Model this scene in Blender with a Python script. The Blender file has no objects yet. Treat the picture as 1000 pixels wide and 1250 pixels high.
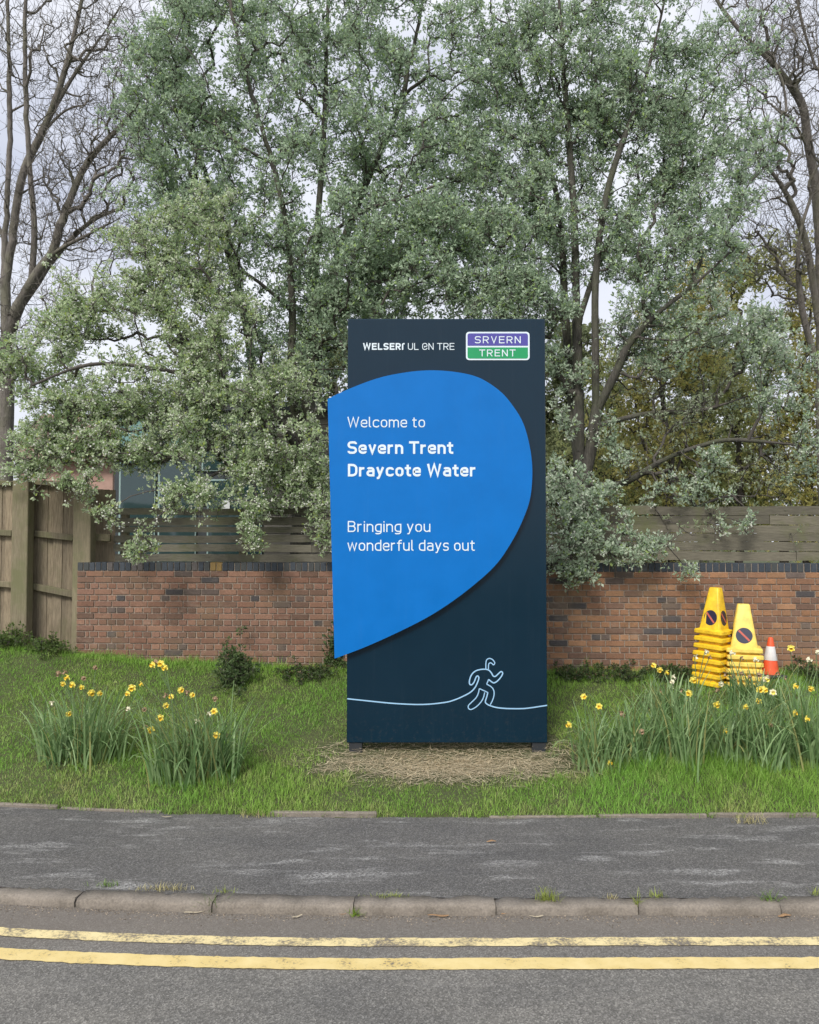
import bpy, bmesh, math, random
import numpy as np
from mathutils import Vector, Matrix

random.seed(7)
rng = np.random.default_rng(11)
sc = bpy.context.scene
col = sc.collection
rad = math.radians

# ------------------------------------------------------------------ camera
FPX, CX, CY, EYE, HORIZON = 1000.0, 500.0, 625.0, 2.4, 660.0
PITCH = math.atan((HORIZON - CY) / FPX)
cam_d = bpy.data.cameras.new('camera')
cam = bpy.data.objects.new('camera', cam_d)
col.objects.link(cam)
cam.location = (0, 0, EYE)
cam.rotation_euler = (rad(90) + PITCH, 0, 0)
cam_d.sensor_fit = 'HORIZONTAL'
cam_d.sensor_width = 36
cam_d.lens = 36.0 * FPX / 1000.0
cam_d.clip_end = 3000
sc.camera = cam

# ------------------------------------------------------------------ world, sun, exposure
SUN_EL, SUN_AZ = 44.0, 203.0          # azimuth: degrees clockwise from +Y (behind the camera, a little left)
w = bpy.data.worlds.new('World'); sc.world = w; w.use_nodes = True
nt = w.node_tree; nt.nodes.clear()
N = nt.nodes.new
wo = N('ShaderNodeOutputWorld'); bg = N('ShaderNodeBackground')
sky = N('ShaderNodeTexSky'); sky.sky_type = 'NISHITA'; sky.sun_disc = False
sky.sun_elevation = rad(SUN_EL); sky.sun_rotation = rad(SUN_AZ)
sky.air_density = 1.0; sky.dust_density = 3.0
tc = N('ShaderNodeTexCoord'); nz = N('ShaderNodeTexNoise'); mp = N('ShaderNodeMapping')
mp.inputs['Scale'].default_value = (1, 1, 2.2)
nz.inputs['Scale'].default_value = 2.2; nz.inputs['Detail'].default_value = 6; nz.inputs['Roughness'].default_value = 0.55
cr = N('ShaderNodeValToRGB')           # overcast cloud deck, pale grey to white
cr.color_ramp.elements[0].position = 0.32; cr.color_ramp.elements[0].color = (4.7, 5.0, 6.0, 1)
cr.color_ramp.elements[1].position = 0.68; cr.color_ramp.elements[1].color = (7.8, 7.9, 8.3, 1)
mx = N('ShaderNodeMix'); mx.data_type = 'RGBA'; mx.inputs[0].default_value = 0.9
L = nt.links.new
L(tc.outputs['Generated'], mp.inputs['Vector']); L(mp.outputs[0], nz.inputs['Vector']); L(nz.outputs['Fac'], cr.inputs[0])
L(sky.outputs[0], mx.inputs[6]); L(cr.outputs[0], mx.inputs[7]); L(mx.outputs[2], bg.inputs[0]); L(bg.outputs[0], wo.inputs[0])
bg.inputs[1].default_value = 0.1
sun_d = bpy.data.lights.new('sun', 'SUN'); sun_d.energy = 2.2; sun_d.angle = rad(18); sun_d.color = (1.0, 0.96, 0.9)
sun = bpy.data.objects.new('sun', sun_d); col.objects.link(sun)
sv = Vector((math.sin(rad(SUN_AZ)) * math.cos(rad(SUN_EL)), math.cos(rad(SUN_AZ)) * math.cos(rad(SUN_EL)), math.sin(rad(SUN_EL))))
sun.rotation_euler = sv.to_track_quat('Z', 'Y').to_euler(); sun.location = (0, -5, 12)
sc.view_settings.view_transform = 'Standard'; sc.view_settings.look = 'None'
sc.view_settings.exposure = 0.52; sc.view_settings.gamma = 1.0
sc.render.engine = 'CYCLES'
sc.cycles.use_denoising = True
sc.cycles.max_bounces = 5; sc.cycles.transparent_max_bounces = 4
sc.cycles.adaptive_threshold = 0.02

# ------------------------------------------------------------------ pixel -> place
def ray(px, py):
    x, y = (px - CX) / FPX, (CY - py) / FPX
    return np.array([x, math.cos(PITCH) - y * math.sin(PITCH), math.sin(PITCH) + y * math.cos(PITCH)])
def P(px, py, Y):
    d = ray(px, py); t = Y / d[1]
    return np.array([d[0] * t, Y, EYE + d[2] * t])
def kerb_y(X): return 5.33 + 0.023 * np.minimum(X, 0.0) ** 2
def path_y(X): return kerb_y(X) + 1.69
def vnoise(x, y, s=1.0, seed=0):
    return (np.sin(x * 1.7 * s + 1.3 + seed) * np.cos(y * 2.1 * s + .7 * seed) + np.sin(x * 3.9 * s - y * 2.7 * s + seed * 2.1) * .6
            + np.sin(x * 7.3 * s + y * 6.1 * s + seed) * .35) / 1.95
def bank_z(X, Y):
    X = np.asarray(X, float); Y = np.asarray(Y, float)
    yf = path_y(np.clip(X, -8, 8))
    zb = 0.80 + 0.012 * np.minimum(np.clip(X, -7, 7), 0) ** 2 + 0.004*np.clip(X,0,7)**2
    t = np.clip((Y - yf) / (9.9 - yf), 0, 1.0)
    z = 0.062 + (zb - 0.062) * t ** 0.86 - .055 * np.exp(-((X - .38) / 1.3) ** 4 - ((Y - 8.0) / .34) ** 2)
    return z + 0.018 * vnoise(X, Y, 1.0) * np.clip(t * 5, 0, 1)
def on_bank(px, py):
    d = ray(px, py); lo, hi = 6.0, 10.2
    for _ in range(60):
        m = .5 * (lo + hi); q = d * (m / d[1])
        if EYE + q[2] > bank_z(q[0], m): lo = m
        else: hi = m
    q = d * (hi / d[1])
    return np.array([q[0], hi, float(bank_z(q[0], hi))])

# ------------------------------------------------------------------ materials
def srgb(r, g, b):
    f = lambda c: ((c / 255 + .055) / 1.055) ** 2.4 if c > 10 else c / 255 / 12.92
    return (f(r), f(g), f(b), 1)
def newmat(name):
    m = bpy.data.materials.new(name); m.use_nodes = True
    b = m.node_tree.nodes['Principled BSDF']
    return m, m.node_tree, b
def noise(t, scale, detail=4, rough=.55, vec=None):
    n = t.nodes.new('ShaderNodeTexNoise'); n.inputs['Scale'].default_value = scale
    n.inputs['Detail'].default_value = detail; n.inputs['Roughness'].default_value = rough
    if vec is not None: t.links.new(vec, n.inputs['Vector'])
    return n
def ramp(t, fac, stops):
    r = t.nodes.new('ShaderNodeValToRGB'); e = r.color_ramp.elements
    e[0].position, e[0].color = stops[0]; e[1].position, e[1].color = stops[-1]
    for p, c in stops[1:-1]:
        k = e.new(p); k.color = c
    t.links.new(fac, r.inputs[0]); return r
def mix(t, fac, a, b, mode='MIX'):
    m = t.nodes.new('ShaderNodeMix'); m.data_type = 'RGBA'; m.blend_type = mode
    for i, v in ((0, fac), (6, a), (7, b)):
        if hasattr(v, 'is_linked'): t.links.new(v, m.inputs[i])
        else: m.inputs[i].default_value = v
    return m.outputs[2]
def bump(t, b, h, strength=.4, dist=.01):
    k = t.nodes.new('ShaderNodeBump'); k.inputs['Strength'].default_value = strength; k.inputs['Distance'].default_value = dist
    t.links.new(h, k.inputs['Height']); t.links.new(k.outputs[0], b.inputs['Normal'])
def objvec(t, scale=None):
    c = t.nodes.new('ShaderNodeTexCoord'); o = c.outputs['Object']
    if scale:
        m = t.nodes.new('ShaderNodeMapping'); m.inputs['Scale'].default_value = scale
        t.links.new(o, m.inputs[0]); o = m.outputs[0]
    return o
def worldvec(t, scale=None):
    g = t.nodes.new('ShaderNodeNewGeometry'); o = g.outputs['Position']
    if scale:
        m = t.nodes.new('ShaderNodeMapping'); m.inputs['Scale'].default_value = scale
        t.links.new(o, m.inputs[0]); o = m.outputs[0]
    return o
def plain(name, c, rough=.6, var=.12, scale=20, spec=.5, bumps=0):
    m, t, b = newmat(name)
    n = noise(t, scale, 5, .6, worldvec(t))
    lo = tuple(x * (1 - var) for x in c[:3]) + (1,); hi = tuple(min(1, x * (1 + var)) for x in c[:3]) + (1,)
    r = ramp(t, n.outputs['Fac'], [(.3, lo), (.7, hi)])
    t.links.new(r.outputs[0], b.inputs['Base Color']); b.inputs['Roughness'].default_value = rough
    b.inputs['Specular IOR Level'].default_value = spec
    if bumps: bump(t, b, n.outputs['Fac'], bumps, .005)
    return m
def attr_leaf(name, trans=.35, rough=.55, spec=.3):
    """colour of each blade or leaf from the mesh attribute 'tint', a little light let through"""
    m, t, b = newmat(name)
    a = t.nodes.new('ShaderNodeAttribute'); a.attribute_name = 'tint'
    t.links.new(a.outputs['Color'], b.inputs['Base Color']); b.inputs['Roughness'].default_value = rough
    b.inputs['Specular IOR Level'].default_value = spec
    if trans:
        tr = t.nodes.new('ShaderNodeBsdfTranslucent'); t.links.new(a.outputs['Color'], tr.inputs[0])
        ms = t.nodes.new('ShaderNodeMixShader'); ms.inputs[0].default_value = trans
        t.links.new(b.outputs[0], ms.inputs[1]); t.links.new(tr.outputs[0], ms.inputs[2])
        t.links.new(ms.outputs[0], t.nodes['Material Output'].inputs[0])
    return m
def asphalt(name, c, patch, patch_amt, seed):
    m, t, b = newmat(name); v = worldvec(t)
    vo = t.nodes.new('ShaderNodeTexVoronoi'); vo.inputs['Scale'].default_value = 120; t.links.new(v, vo.inputs['Vector'])
    grain = ramp(t, vo.outputs['Color'], [(.15, tuple(x * .62 for x in c[:3]) + (1,)), (.6, c), (.95, tuple(x * 1.7 for x in c[:3]) + (1,))])
    big = noise(t, .9, 6, .6, worldvec(t, (1, 2.2, 1)))
    tone = ramp(t, big.outputs['Fac'], [(.3, (.80, .80, .81, 1)), (.7, (1.15, 1.13, 1.1, 1))])
    c1 = mix(t, 1.0, grain.outputs[0], tone.outputs[0], 'MULTIPLY')
    mid = noise(t, 28, 4, .7, v)
    tone2 = ramp(t, mid.outputs['Fac'], [(.3, (.86, .86, .86, 1)), (.75, (1.16, 1.16, 1.16, 1))])
    c1 = mix(t, 1.0, c1, tone2.outputs[0], 'MULTIPLY')
    # pale scuffs, drawn out along the path
    s1 = noise(t, 1.5, 7, .72, worldvec(t, (.8, 3.6, 1))); s2 = noise(t, 60, 3, .8, v)
    s1r = ramp(t, s1.outputs['Fac'], [(.535, (0, 0, 0, 1)), (.64, (1, 1, 1, 1))]); s2r = ramp(t, s2.outputs['Fac'], [(.42, (0, 0, 0, 1)), (.62, (1, 1, 1, 1))])
    f = mix(t, 1.0, s1r.outputs[0], s2r.outputs[0], 'MULTIPLY'); f = mix(t, 1.0, f, (patch_amt,) * 3 + (1,), 'MULTIPLY')
    c2 = mix(t, f, c1, patch)
    t.links.new(c2, b.inputs['Base Color']); b.inputs['Roughness'].default_value = .88; b.inputs['Specular IOR Level'].default_value = .35
    bump(t, b, vo.outputs['Distance'], .55, .006)
    return m, t, b, c2
M = {}
M['footway'] = asphalt('footway_asphalt', (.122, .119, .114, 1), (.40, .395, .38, 1), .85, 0)[0]
m, t, b, c2 = asphalt('road_asphalt', (.168, .163, .150, 1), (.29, .28, .26, 1), .25, 3)
# brown gutter dirt: a strip along the kerb with a ragged edge
sep = t.nodes.new('ShaderNodeSeparateXYZ'); t.links.new(worldvec(t), sep.inputs[0])
dn = noise(t, 2.2, 6, .65, worldvec(t))
add = t.nodes.new('ShaderNodeMath'); add.operation = 'MULTIPLY_ADD'; t.links.new(dn.outputs['Fac'], add.inputs[0]); add.inputs[1].default_value = .5; t.links.new(sep.outputs['Y'], add.inputs[2])
dr = ramp(t, add.outputs[0], [(.0, (0, 0, 0, 1)), (1.0, (1, 1, 1, 1))])
mr = t.nodes.new('ShaderNodeMapRange'); mr.inputs[1].default_value = 4.95; mr.inputs[2].default_value = 5.45; t.links.new(add.outputs[0], mr.inputs[0])
ml = t.nodes.new('ShaderNodeMath'); ml.operation = 'MULTIPLY'; ml.inputs[1].default_value = .6; t.links.new(mr.outputs[0], ml.inputs[0])
c3 = mix(t, ml.outputs[0], c2, (.17, .145, .12, 1))
t.links.new(c3, b.inputs['Base Color'])
M['road'] = m
m, t, b = newmat('yellow_road_paint'); v = worldvec(t)
n1 = noise(t, 55, 5, .75, v); n2 = noise(t, 5, 5, .6, v)
wear = ramp(t, mix(t, .45, n1.outputs['Fac'], n2.outputs['Fac']), [(.36, (1, 1, 1, 1)), (.44, (0, 0, 0, 1))])
yc = ramp(t, n2.outputs['Fac'], [(.3, srgb(204, 180, 114)), (.7, srgb(222, 203, 146))])
t.links.new(mix(t, wear.outputs[0], yc.outputs[0], (.16, .14, .11, 1)), b.inputs['Base Color']); b.inputs['Roughness'].default_value = .8
bump(t, b, n1.outputs['Fac'], .5, .004); M['paint'] = m
m, t, b = newmat('pale_worn_road_paint'); v = worldvec(t)
n1 = noise(t, 55, 5, .75, v); n2 = noise(t, 4, 5, .6, v)
wear = ramp(t, mix(t, .5, n1.outputs['Fac'], n2.outputs['Fac']), [(.42, (1, 1, 1, 1)), (.52, (0, 0, 0, 1))])
yc = ramp(t, n2.outputs['Fac'], [(.3, srgb(205, 186, 132)), (.7, srgb(224, 208, 158))])
t.links.new(mix(t, wear.outputs[0], yc.outputs[0], (.17, .15, .12, 1)), b.inputs['Base Color']); b.inputs['Roughness'].default_value = .85
bump(t, b, n1.outputs['Fac'], .5, .004); M['paint_worn'] = m
m, t, b = newmat('kerb_concrete'); v = worldvec(t)
n1 = noise(t, 70, 5, .7, v); n2 = noise(t, 5, 6, .65, v)
c = mix(t, .5, ramp(t, n1.outputs['Fac'], [(.3, (.10, .085, .068, 1)), (.7, (.35, .30, .24, 1))]).outputs[0], ramp(t, n2.outputs['Fac'], [(.3, (.085, .075, .062, 1)), (.7, (.30, .265, .225, 1))]).outputs[0])
t.links.new(c, b.inputs['Base Color']); b.inputs['Roughness'].default_value = .9; bump(t, b, n1.outputs['Fac'], .6, .006); M['kerb'] = m
m, t, b = newmat('bank_soil'); v = worldvec(t)
n1 = noise(t, 40, 5, .7, v); n2 = noise(t, 2.4, 5, .6, v)
c = mix(t, n2.outputs['Fac'], ramp(t, n1.outputs['Fac'], [(.3, (.03, .045, .014, 1)), (.7, (.075, .10, .032, 1))]).outputs[0], ramp(t, n1.outputs['Fac'], [(.3, (.05, .06, .02, 1)), (.7, (.12, .12, .05, 1))]).outputs[0])
t.links.new(c, b.inputs['Base Color']); b.inputs['Roughness'].default_value = 1; bump(t, b, n1.outputs['Fac'], .8, .02); M['soil'] = m
M['grass'] = attr_leaf('grass_blade', .3, .55, .25)
M['leaf'] = attr_leaf('tree_leaf', .44, .5, .35)
M['daff_leaf'] = attr_leaf('daffodil_leaf', .25, .45, .4)
M['straw'] = attr_leaf('dry_straw', .15, .8, .2)
M['blossom'] = attr_leaf('blossom_petal', .3, .6, .2)
def bark(name, c0, c1, green=None):
    m, t, b = newmat(name)
    n1 = noise(t, 9, 6, .7, worldvec(t, (3, 3, .8))); n2 = noise(t, 2.5, 4, .6, worldvec(t))
    c = ramp(t, n1.outputs['Fac'], [(.3, c0), (.7, c1)]).outputs[0]
    if green:
        g = ramp(t, n2.outputs['Fac'], [(.45, (0, 0, 0, 1)), (.65, (.6, .6, .6, 1))]).outputs[0]
        c = mix(t, g, c, green)
    t.links.new(c, b.inputs['Base Color']); b.inputs['Roughness'].default_value = .95; bump(t, b, n1.outputs['Fac'], .9, .03)
    return m
M['bark'] = bark('grey_green_bark', (.045, .042, .036, 1), (.13, .12, .10, 1), (.085, .095, .05, 1))
M['bark_brown'] = bark('brown_grey_bark', (.10, .088, .078, 1), (.24, .215, .19, 1), (.17, .17, .11, 1))
M['twig'] = plain('twig_bark', (.085, .075, .065, 1), .9, .3, 8)
def wood(name, c0, c1, moss, moss_lo, axis):
    m, t, b = newmat(name)
    sc_ = (6, 6, .5) if axis == 'z' else (.5, 6, 9)
    n1 = noise(t, 12, 6, .7, worldvec(t, sc_)); n2 = noise(t, 2.4, 5, .65, worldvec(t)); n3 = noise(t, 60, 3, .6, worldvec(t, sc_))
    oi = t.nodes.new('ShaderNodeObjectInfo')
    c = ramp(t, n1.outputs['Fac'], [(.25, c0), (.72, c1)]).outputs[0]
    tone = ramp(t, oi.outputs['Random'], [(0, (.72, .72, .72, 1)), (1, (1.2, 1.18, 1.14, 1))]).outputs[0]
    c = mix(t, 1.0, c, tone, 'MULTIPLY')
    g = ramp(t, n2.outputs['Fac'], [(moss_lo, (0, 0, 0, 1)), (moss_lo + .2, (.75, .75, .75, 1))]).outputs[0]
    c = mix(t, g, c, moss)
    t.links.new(c, b.inputs['Base Color']); b.inputs['Roughness'].default_value = .92; b.inputs['Specular IOR Level'].default_value = .2
    bump(t, b, n1.outputs['Fac'], .6, .006)
    return m
M['wood_v'] = wood('weathered_fence_board', (.135, .108, .075, 1), (.36, .30, .215, 1), (.16, .15, .085, 1), .56, 'z')
M['wood_post'] = wood('mossy_fence_post', (.13, .112, .075, 1), (.27, .235, .165, 1), (.155, .16, .08, 1), .45, 'z')
M['wood_slat'] = wood('grey_mossy_slat', (.085, .078, .06, 1), (.21, .195, .15, 1), (.11, .125, .045, 1), .50, 'x')
M['wood_slat_dark'] = wood('dark_mossy_slat', (.10, .094, .074, 1), (.235, .222, .175, 1), (.12, .135, .06, 1), .52, 'x')
M['cladding'] = wood('grey_cladding_board', (.11, .105, .092, 1), (.22, .21, .185, 1), (.10, .11, .07, 1), .6, 'x')
def brickmat(name, use_attr):
    m, t, b = newmat(name); v = worldvec(t)
    if use_attr:
        a = t.nodes.new('ShaderNodeAttribute'); a.attribute_name = 'tint'; base = a.outputs['Color']
    else:
        a = t.nodes.new('ShaderNodeObjectInfo'); base = a.outputs['Color']
    n1 = noise(t, 60, 5, .7, v); n2 = noise(t, 1.6, 6, .65, v); n3 = noise(t, 9, 4, .6, v)
    c = mix(t, 1.0, base, ramp(t, n1.outputs['Fac'], [(.3, (.72, .72, .72, 1)), (.7, (1.25, 1.22, 1.2, 1))]).outputs[0], 'MULTIPLY')
    c = mix(t, 1.0, c, ramp(t, n3.outputs['Fac'], [(.3, (.85, .85, .85, 1)), (.7, (1.12, 1.1, 1.1, 1))]).outputs[0], 'MULTIPLY')
    g = ramp(t, n2.outputs['Fac'], [(.52, (0, 0, 0, 1)), (.72, (.55, .55, .55, 1))]).outputs[0]
    c = mix(t, g, c, (.20, .145, .085, 1))
    n5 = noise(t, 3.1, 7, .7, worldvec(t, (1, 1, 1.8))); c = mix(t, ramp(t, n5.outputs['Fac'], [(.58, (0, 0, 0, 1)), (.74, (.32, .32, .32, 1))]).outputs[0], c, (.40, .33, .26, 1))
    t.links.new(c, b.inputs['Base Color']); b.inputs['Roughness'].default_value = .9; bump(t, b, n1.outputs['Fac'], .5, .004)
    return m
M['brick'] = brickmat('wall_brick', False); M['brick_attr'] = brickmat('wall_brick_far', True)
M['mortar'] = plain('mortar', (.345, .285, .23, 1), .95, .25, 30, .2, .4)
m, t, b = newmat('blue_coping_brick'); oi = t.nodes.new('ShaderNodeObjectInfo'); n1 = noise(t, 50, 4, .6, worldvec(t))
c = mix(t, 1.0, oi.outputs['Color'], ramp(t, n1.outputs['Fac'], [(.3, (.75, .75, .75, 1)), (.7, (1.3, 1.3, 1.3, 1))]).outputs[0], 'MULTIPLY')
t.links.new(c, b.inputs['Base Color']); b.inputs['Roughness'].default_value = .6; bump(t, b, n1.outputs['Fac'], .4, .004); M['coping'] = m
# sign
def paint(name, c, rough, spec=.5):
    m, t, b = newmat(name); n = noise(t, 3, 5, .6, worldvec(t)); n2 = noise(t, 45, 4, .7, worldvec(t))
    cc = ramp(t, n.outputs['Fac'], [(.3, tuple(x * .95 for x in c[:3]) + (1,)), (.7, tuple(min(1, x * 1.05) for x in c[:3]) + (1,))]).outputs[0]
    sp = ramp(t, n2.outputs['Fac'], [(.74, (0, 0, 0, 1)), (.8, (.12, .12, .12, 1))]).outputs[0]
    cc = mix(t, sp, cc, (.4, .4, .36, 1))
    sz = t.nodes.new('ShaderNodeSeparateXYZ'); t.links.new(worldvec(t), sz.inputs[0])
    lo = t.nodes.new('ShaderNodeMapRange'); lo.inputs[1].default_value = .85; lo.inputs[2].default_value = .40; t.links.new(sz.outputs['Z'], lo.inputs[0])
    n3 = noise(t, 26, 6, .75, worldvec(t)); n3r = ramp(t, n3.outputs['Fac'], [(.54, (0, 0, 0, 1)), (.76, (.2, .2, .2, 1))]).outputs[0]
    n4 = noise(t, 7, 5, .6, worldvec(t, (3.0, 3.0, .14))); n4r = ramp(t, n4.outputs['Fac'], [(.56, (0, 0, 0, 1)), (.8, (.02, .02, .02, 1))]).outputs[0]
    mud = mix(t, 1.0, n3r, lo.outputs[0], 'MULTIPLY')
    cc = mix(t, mud, cc, (.14, .12, .09, 1)); cc = mix(t, n4r, cc, (.26, .28, .28, 1))
    t.links.new(cc, b.inputs['Base Color']); b.inputs['Specular IOR Level'].default_value = spec
    r = ramp(t, n.outputs['Fac'], [(.2, (rough * .85,) * 3 + (1,)), (.8, (rough * 1.2,) * 3 + (1,))]); t.links.new(r.outputs[0], b.inputs['Roughness'])
    return m
M['navy'] = paint('navy_sign_face', (.0012, .0180, .036, 1), .22, .38)
M['blue'] = paint('bright_blue_sign_face', (.0004, .150, .50, 1), .32, .28)
M['white'] = paint('white_sign_vinyl', (.70, .80, .86, 1), .45)
M['pale_blue'] = paint('pale_blue_vinyl', (.32, .55, .78, 1), .45)
M['logo_purple'] = paint('purple_logo_vinyl', (.075, .065, .33, 1), .4)
M['logo_green'] = paint('green_logo_vinyl', (.008, .30, .105, 1), .4)
M['foot'] = paint('dark_steel_foot', (.02, .024, .03, 1), .5)
# cones
M['cone_yellow'] = plain('yellow_cone_plastic', (.84, .52, .02, 1), .45, .24, 13)
M['cone_pale'] = plain('faded_yellow_cone_plastic', (.85, .61, .12, 1), .52, .22, 13)
M['decal_navy'] = plain('navy_cone_decal', (.022, .018, .045, 1), .4, .1)
M['decal_faded'] = plain('faded_navy_cone_decal', (.04, .045, .075, 1), .5, .1)
M['decal_red'] = plain('red_cone_slash', (.55, .12, .085, 1), .5, .1)
M['cone_orange'] = plain('orange_cone_plastic', (.78, .10, .03, 1), .5, .12, 12)
M['cone_white'] = plain('white_cone_sleeve', (.66, .64, .63, 1), .5, .1, 12)
M['rubber'] = plain('black_rubber', (.03, .033, .036, 1), .8, .2)
# flowers
M['petal'] = plain('yellow_petal', (.92, .80, .16, 1), .6, .1, 60); M['trumpet'] = plain('golden_trumpet', (.90, .62, .05, 1), .6, .12, 60)
M['petal_pale'] = plain('cream_petal', (.80, .76, .55, 1), .6, .08, 60); M['petal_dead'] = plain('withered_petal', (.36, .25, .15, 1), .8, .25, 60)
# buildings
m, t, b = newmat('terracotta_tile'); n1 = noise(t, 6, 5, .7, worldvec(t))
t.links.new(ramp(t, n1.outputs['Fac'], [(.3, (.20, .125, .105, 1)), (.7, (.33, .22, .185, 1))]).outputs[0], b.inputs['Base Color']); b.inputs['Roughness'].default_value = .85; M['tile'] = m
M['render_pink'] = plain('pink_render_wall', (.42, .27, .22, 1), .9, .1, 8)
M['dark_panel'] = plain('slate_grey_panel', (.045, .055, .062, 1), .45, .2, 5)
M['frame'] = plain('pale_green_frame', (.30, .42, .40, 1), .5, .1, 8)
m, t, b = newmat('window_glass'); b.inputs['Base Color'].default_value = (.03, .06, .062, 1); b.inputs['Roughness'].default_value = .06; b.inputs['Specular IOR Level'].default_value = .9
gn = noise(t, 1.5, 2, .5, worldvec(t)); bump(t, b, gn.outputs['Fac'], .12, .02); M['glass'] = m
M['teal'] = plain('teal_panel', (.20, .38, .36, 1), .5, .1, 8)
M['notice'] = plain('white_notice', (.72, .74, .74, 1), .6, .05)
M['litter'] = plain('dead_leaf', (.28, .17, .085, 1), .9, .4, 90)
M['litter_pale'] = plain('bleached_stick', (.36, .31, .22, 1), .9, .35, 60)

# ------------------------------------------------------------------ builders
def tag(o, label=None, cat=None, group=None, kind=None):
    for k, v in (('label', label), ('category', cat), ('group', group), ('kind', kind)):
        if v: o[k] = v
    return o
def link(name, data, parent=None, loc=None, rot=None):
    o = bpy.data.objects.new(name, data); col.objects.link(o)
    if parent is not None: o.parent = parent
    if loc is not None: o.location = tuple(float(x) for x in loc)
    if rot is not None: o.rotation_euler = rot
    return o
def empty(name, loc=(0, 0, 0), rz=0):
    return link(name, None, None, loc, (0, 0, rz))
def mesh_np(name, V, F, mat=None, tint=None, smooth=False):
    """V (n,3); F list of (k,m) int arrays"""
    me = bpy.data.meshes.new(name)
    V = np.asarray(V, np.float32)
    me.vertices.add(len(V)); me.vertices.foreach_set('co', V.ravel())
    idx = np.concatenate([np.asarray(f, np.int32).ravel() for f in F])
    cnt = np.concatenate([np.full(len(f), np.asarray(f).shape[1], np.int32) for f in F])
    st = np.concatenate([[0], np.cumsum(cnt)[:-1]]).astype(np.int32)
    me.loops.add(len(idx)); me.loops.foreach_set('vertex_index', idx)
    me.polygons.add(len(cnt)); me.polygons.foreach_set('loop_start', st); me.polygons.foreach_set('loop_total', cnt)
    me.polygons.foreach_set('use_smooth', np.full(len(cnt), bool(smooth)))
    if tint is not None:
        a = me.attributes.new('tint', 'FLOAT_COLOR', 'POINT')
        c = np.ones((len(V), 4), np.float32); c[:, :3] = tint; a.data.foreach_set('color', c.ravel())
    me.update(calc_edges=True); me.validate()
    if mat: me.materials.append(mat)
    return me
def box_bm(bm, c, s, rot=None, bevel=0):
    r = bmesh.ops.create_cube(bm, size=1)
    for v in r['verts']: v.co = Vector((v.co.x * s[0], v.co.y * s[1], v.co.z * s[2]))
    if bevel:
        es = list({e for v in r['verts'] for e in v.link_edges})
        q = bmesh.ops.bevel(bm, geom=es, offset=bevel, segments=1, affect='EDGES')
        vs = list({v for f in q['faces'] for v in f.verts} | {v for v in r['verts'] if v.is_valid})
    else: vs = r['verts']
    mt = Matrix.Translation(Vector(c)) @ (rot.to_4x4() if rot is not None else Matrix.Identity(4))
    bmesh.ops.transform(bm, matrix=mt, verts=vs)
    return vs
def bm_mesh(name, bm, mat, smooth=False):
    me = bpy.data.meshes.new(name); bmesh.ops.recalc_face_normals(bm, faces=bm.faces[:]); bm.to_mesh(me); bm.free(); me.materials.append(mat)
    if smooth:
        for p in me.polygons: p.use_smooth = True
    return me
def box(name, c, s, mat, parent=None, rot=None, bevel=.004):
    bm = bmesh.new(); box_bm(bm, (0, 0, 0), s, None, bevel)
    o = link(name, bm_mesh(name, bm, mat), parent, c)
    if rot is not None: o.rotation_euler = rot
    return o
def grid(name, xs, ys, zf, mat):
    X, Y = np.meshgrid(xs, ys); Yw, Z = zf(X, Y)
    V = np.stack([X, Yw, Z], -1).reshape(-1, 3); nx = len(xs)
    i = (np.arange(len(ys) - 1)[:, None] * nx + np.arange(nx - 1)[None]).ravel()
    return mesh_np(name, V, [np.stack([i, i + 1, i + nx + 1, i + nx], 1)], mat, smooth=True)
def unit(v): return v / np.maximum(np.linalg.norm(v, axis=-1, keepdims=True), 1e-9)

def blades(base, az, length, width, lean, curl, tint, nseg=2, tip=.15):
    """flat tapering blades: base (n,3), az direction of lean, lean angle from vertical at the root, curl added towards the tip"""
    n = len(base); V = np.zeros((n, (nseg + 1) * 2, 3), np.float32)
    p = base.copy(); side = np.stack([-np.sin(az), np.cos(az), np.zeros(n)], 1)
    # the blade's flat side faces a random direction
    tw = rng.uniform(-1.2, 1.2, n); out = np.stack([np.cos(az), np.sin(az), np.zeros(n)], 1)
    sd = side * np.cos(tw)[:, None] + out * np.sin(tw)[:, None] * .6
    for k in range(nseg + 1):
        f = k / nseg
        wd = width * (1 - f ** 2.2 * (1 - tip)) * .5
        V[:, 2 * k] = p - sd * wd[:, None]; V[:, 2 * k + 1] = p + sd * wd[:, None]
        a = lean + curl * ((f + .5 / nseg) ** 1.6)
        p = p + (out * np.sin(a)[:, None] + np.array([0, 0, 1.0]) * np.cos(a)[:, None]) * (length / nseg)[:, None]
    b0 = (np.arange(n) * (nseg + 1) * 2)[:, None]
    F = [b0 + np.array([[2 * k, 2 * k + 1, 2 * k + 3, 2 * k + 2]]) for k in range(nseg)]
    return V.reshape(-1, 3), [np.concatenate(F)], np.repeat(tint, (nseg + 1) * 2, axis=0)

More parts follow.
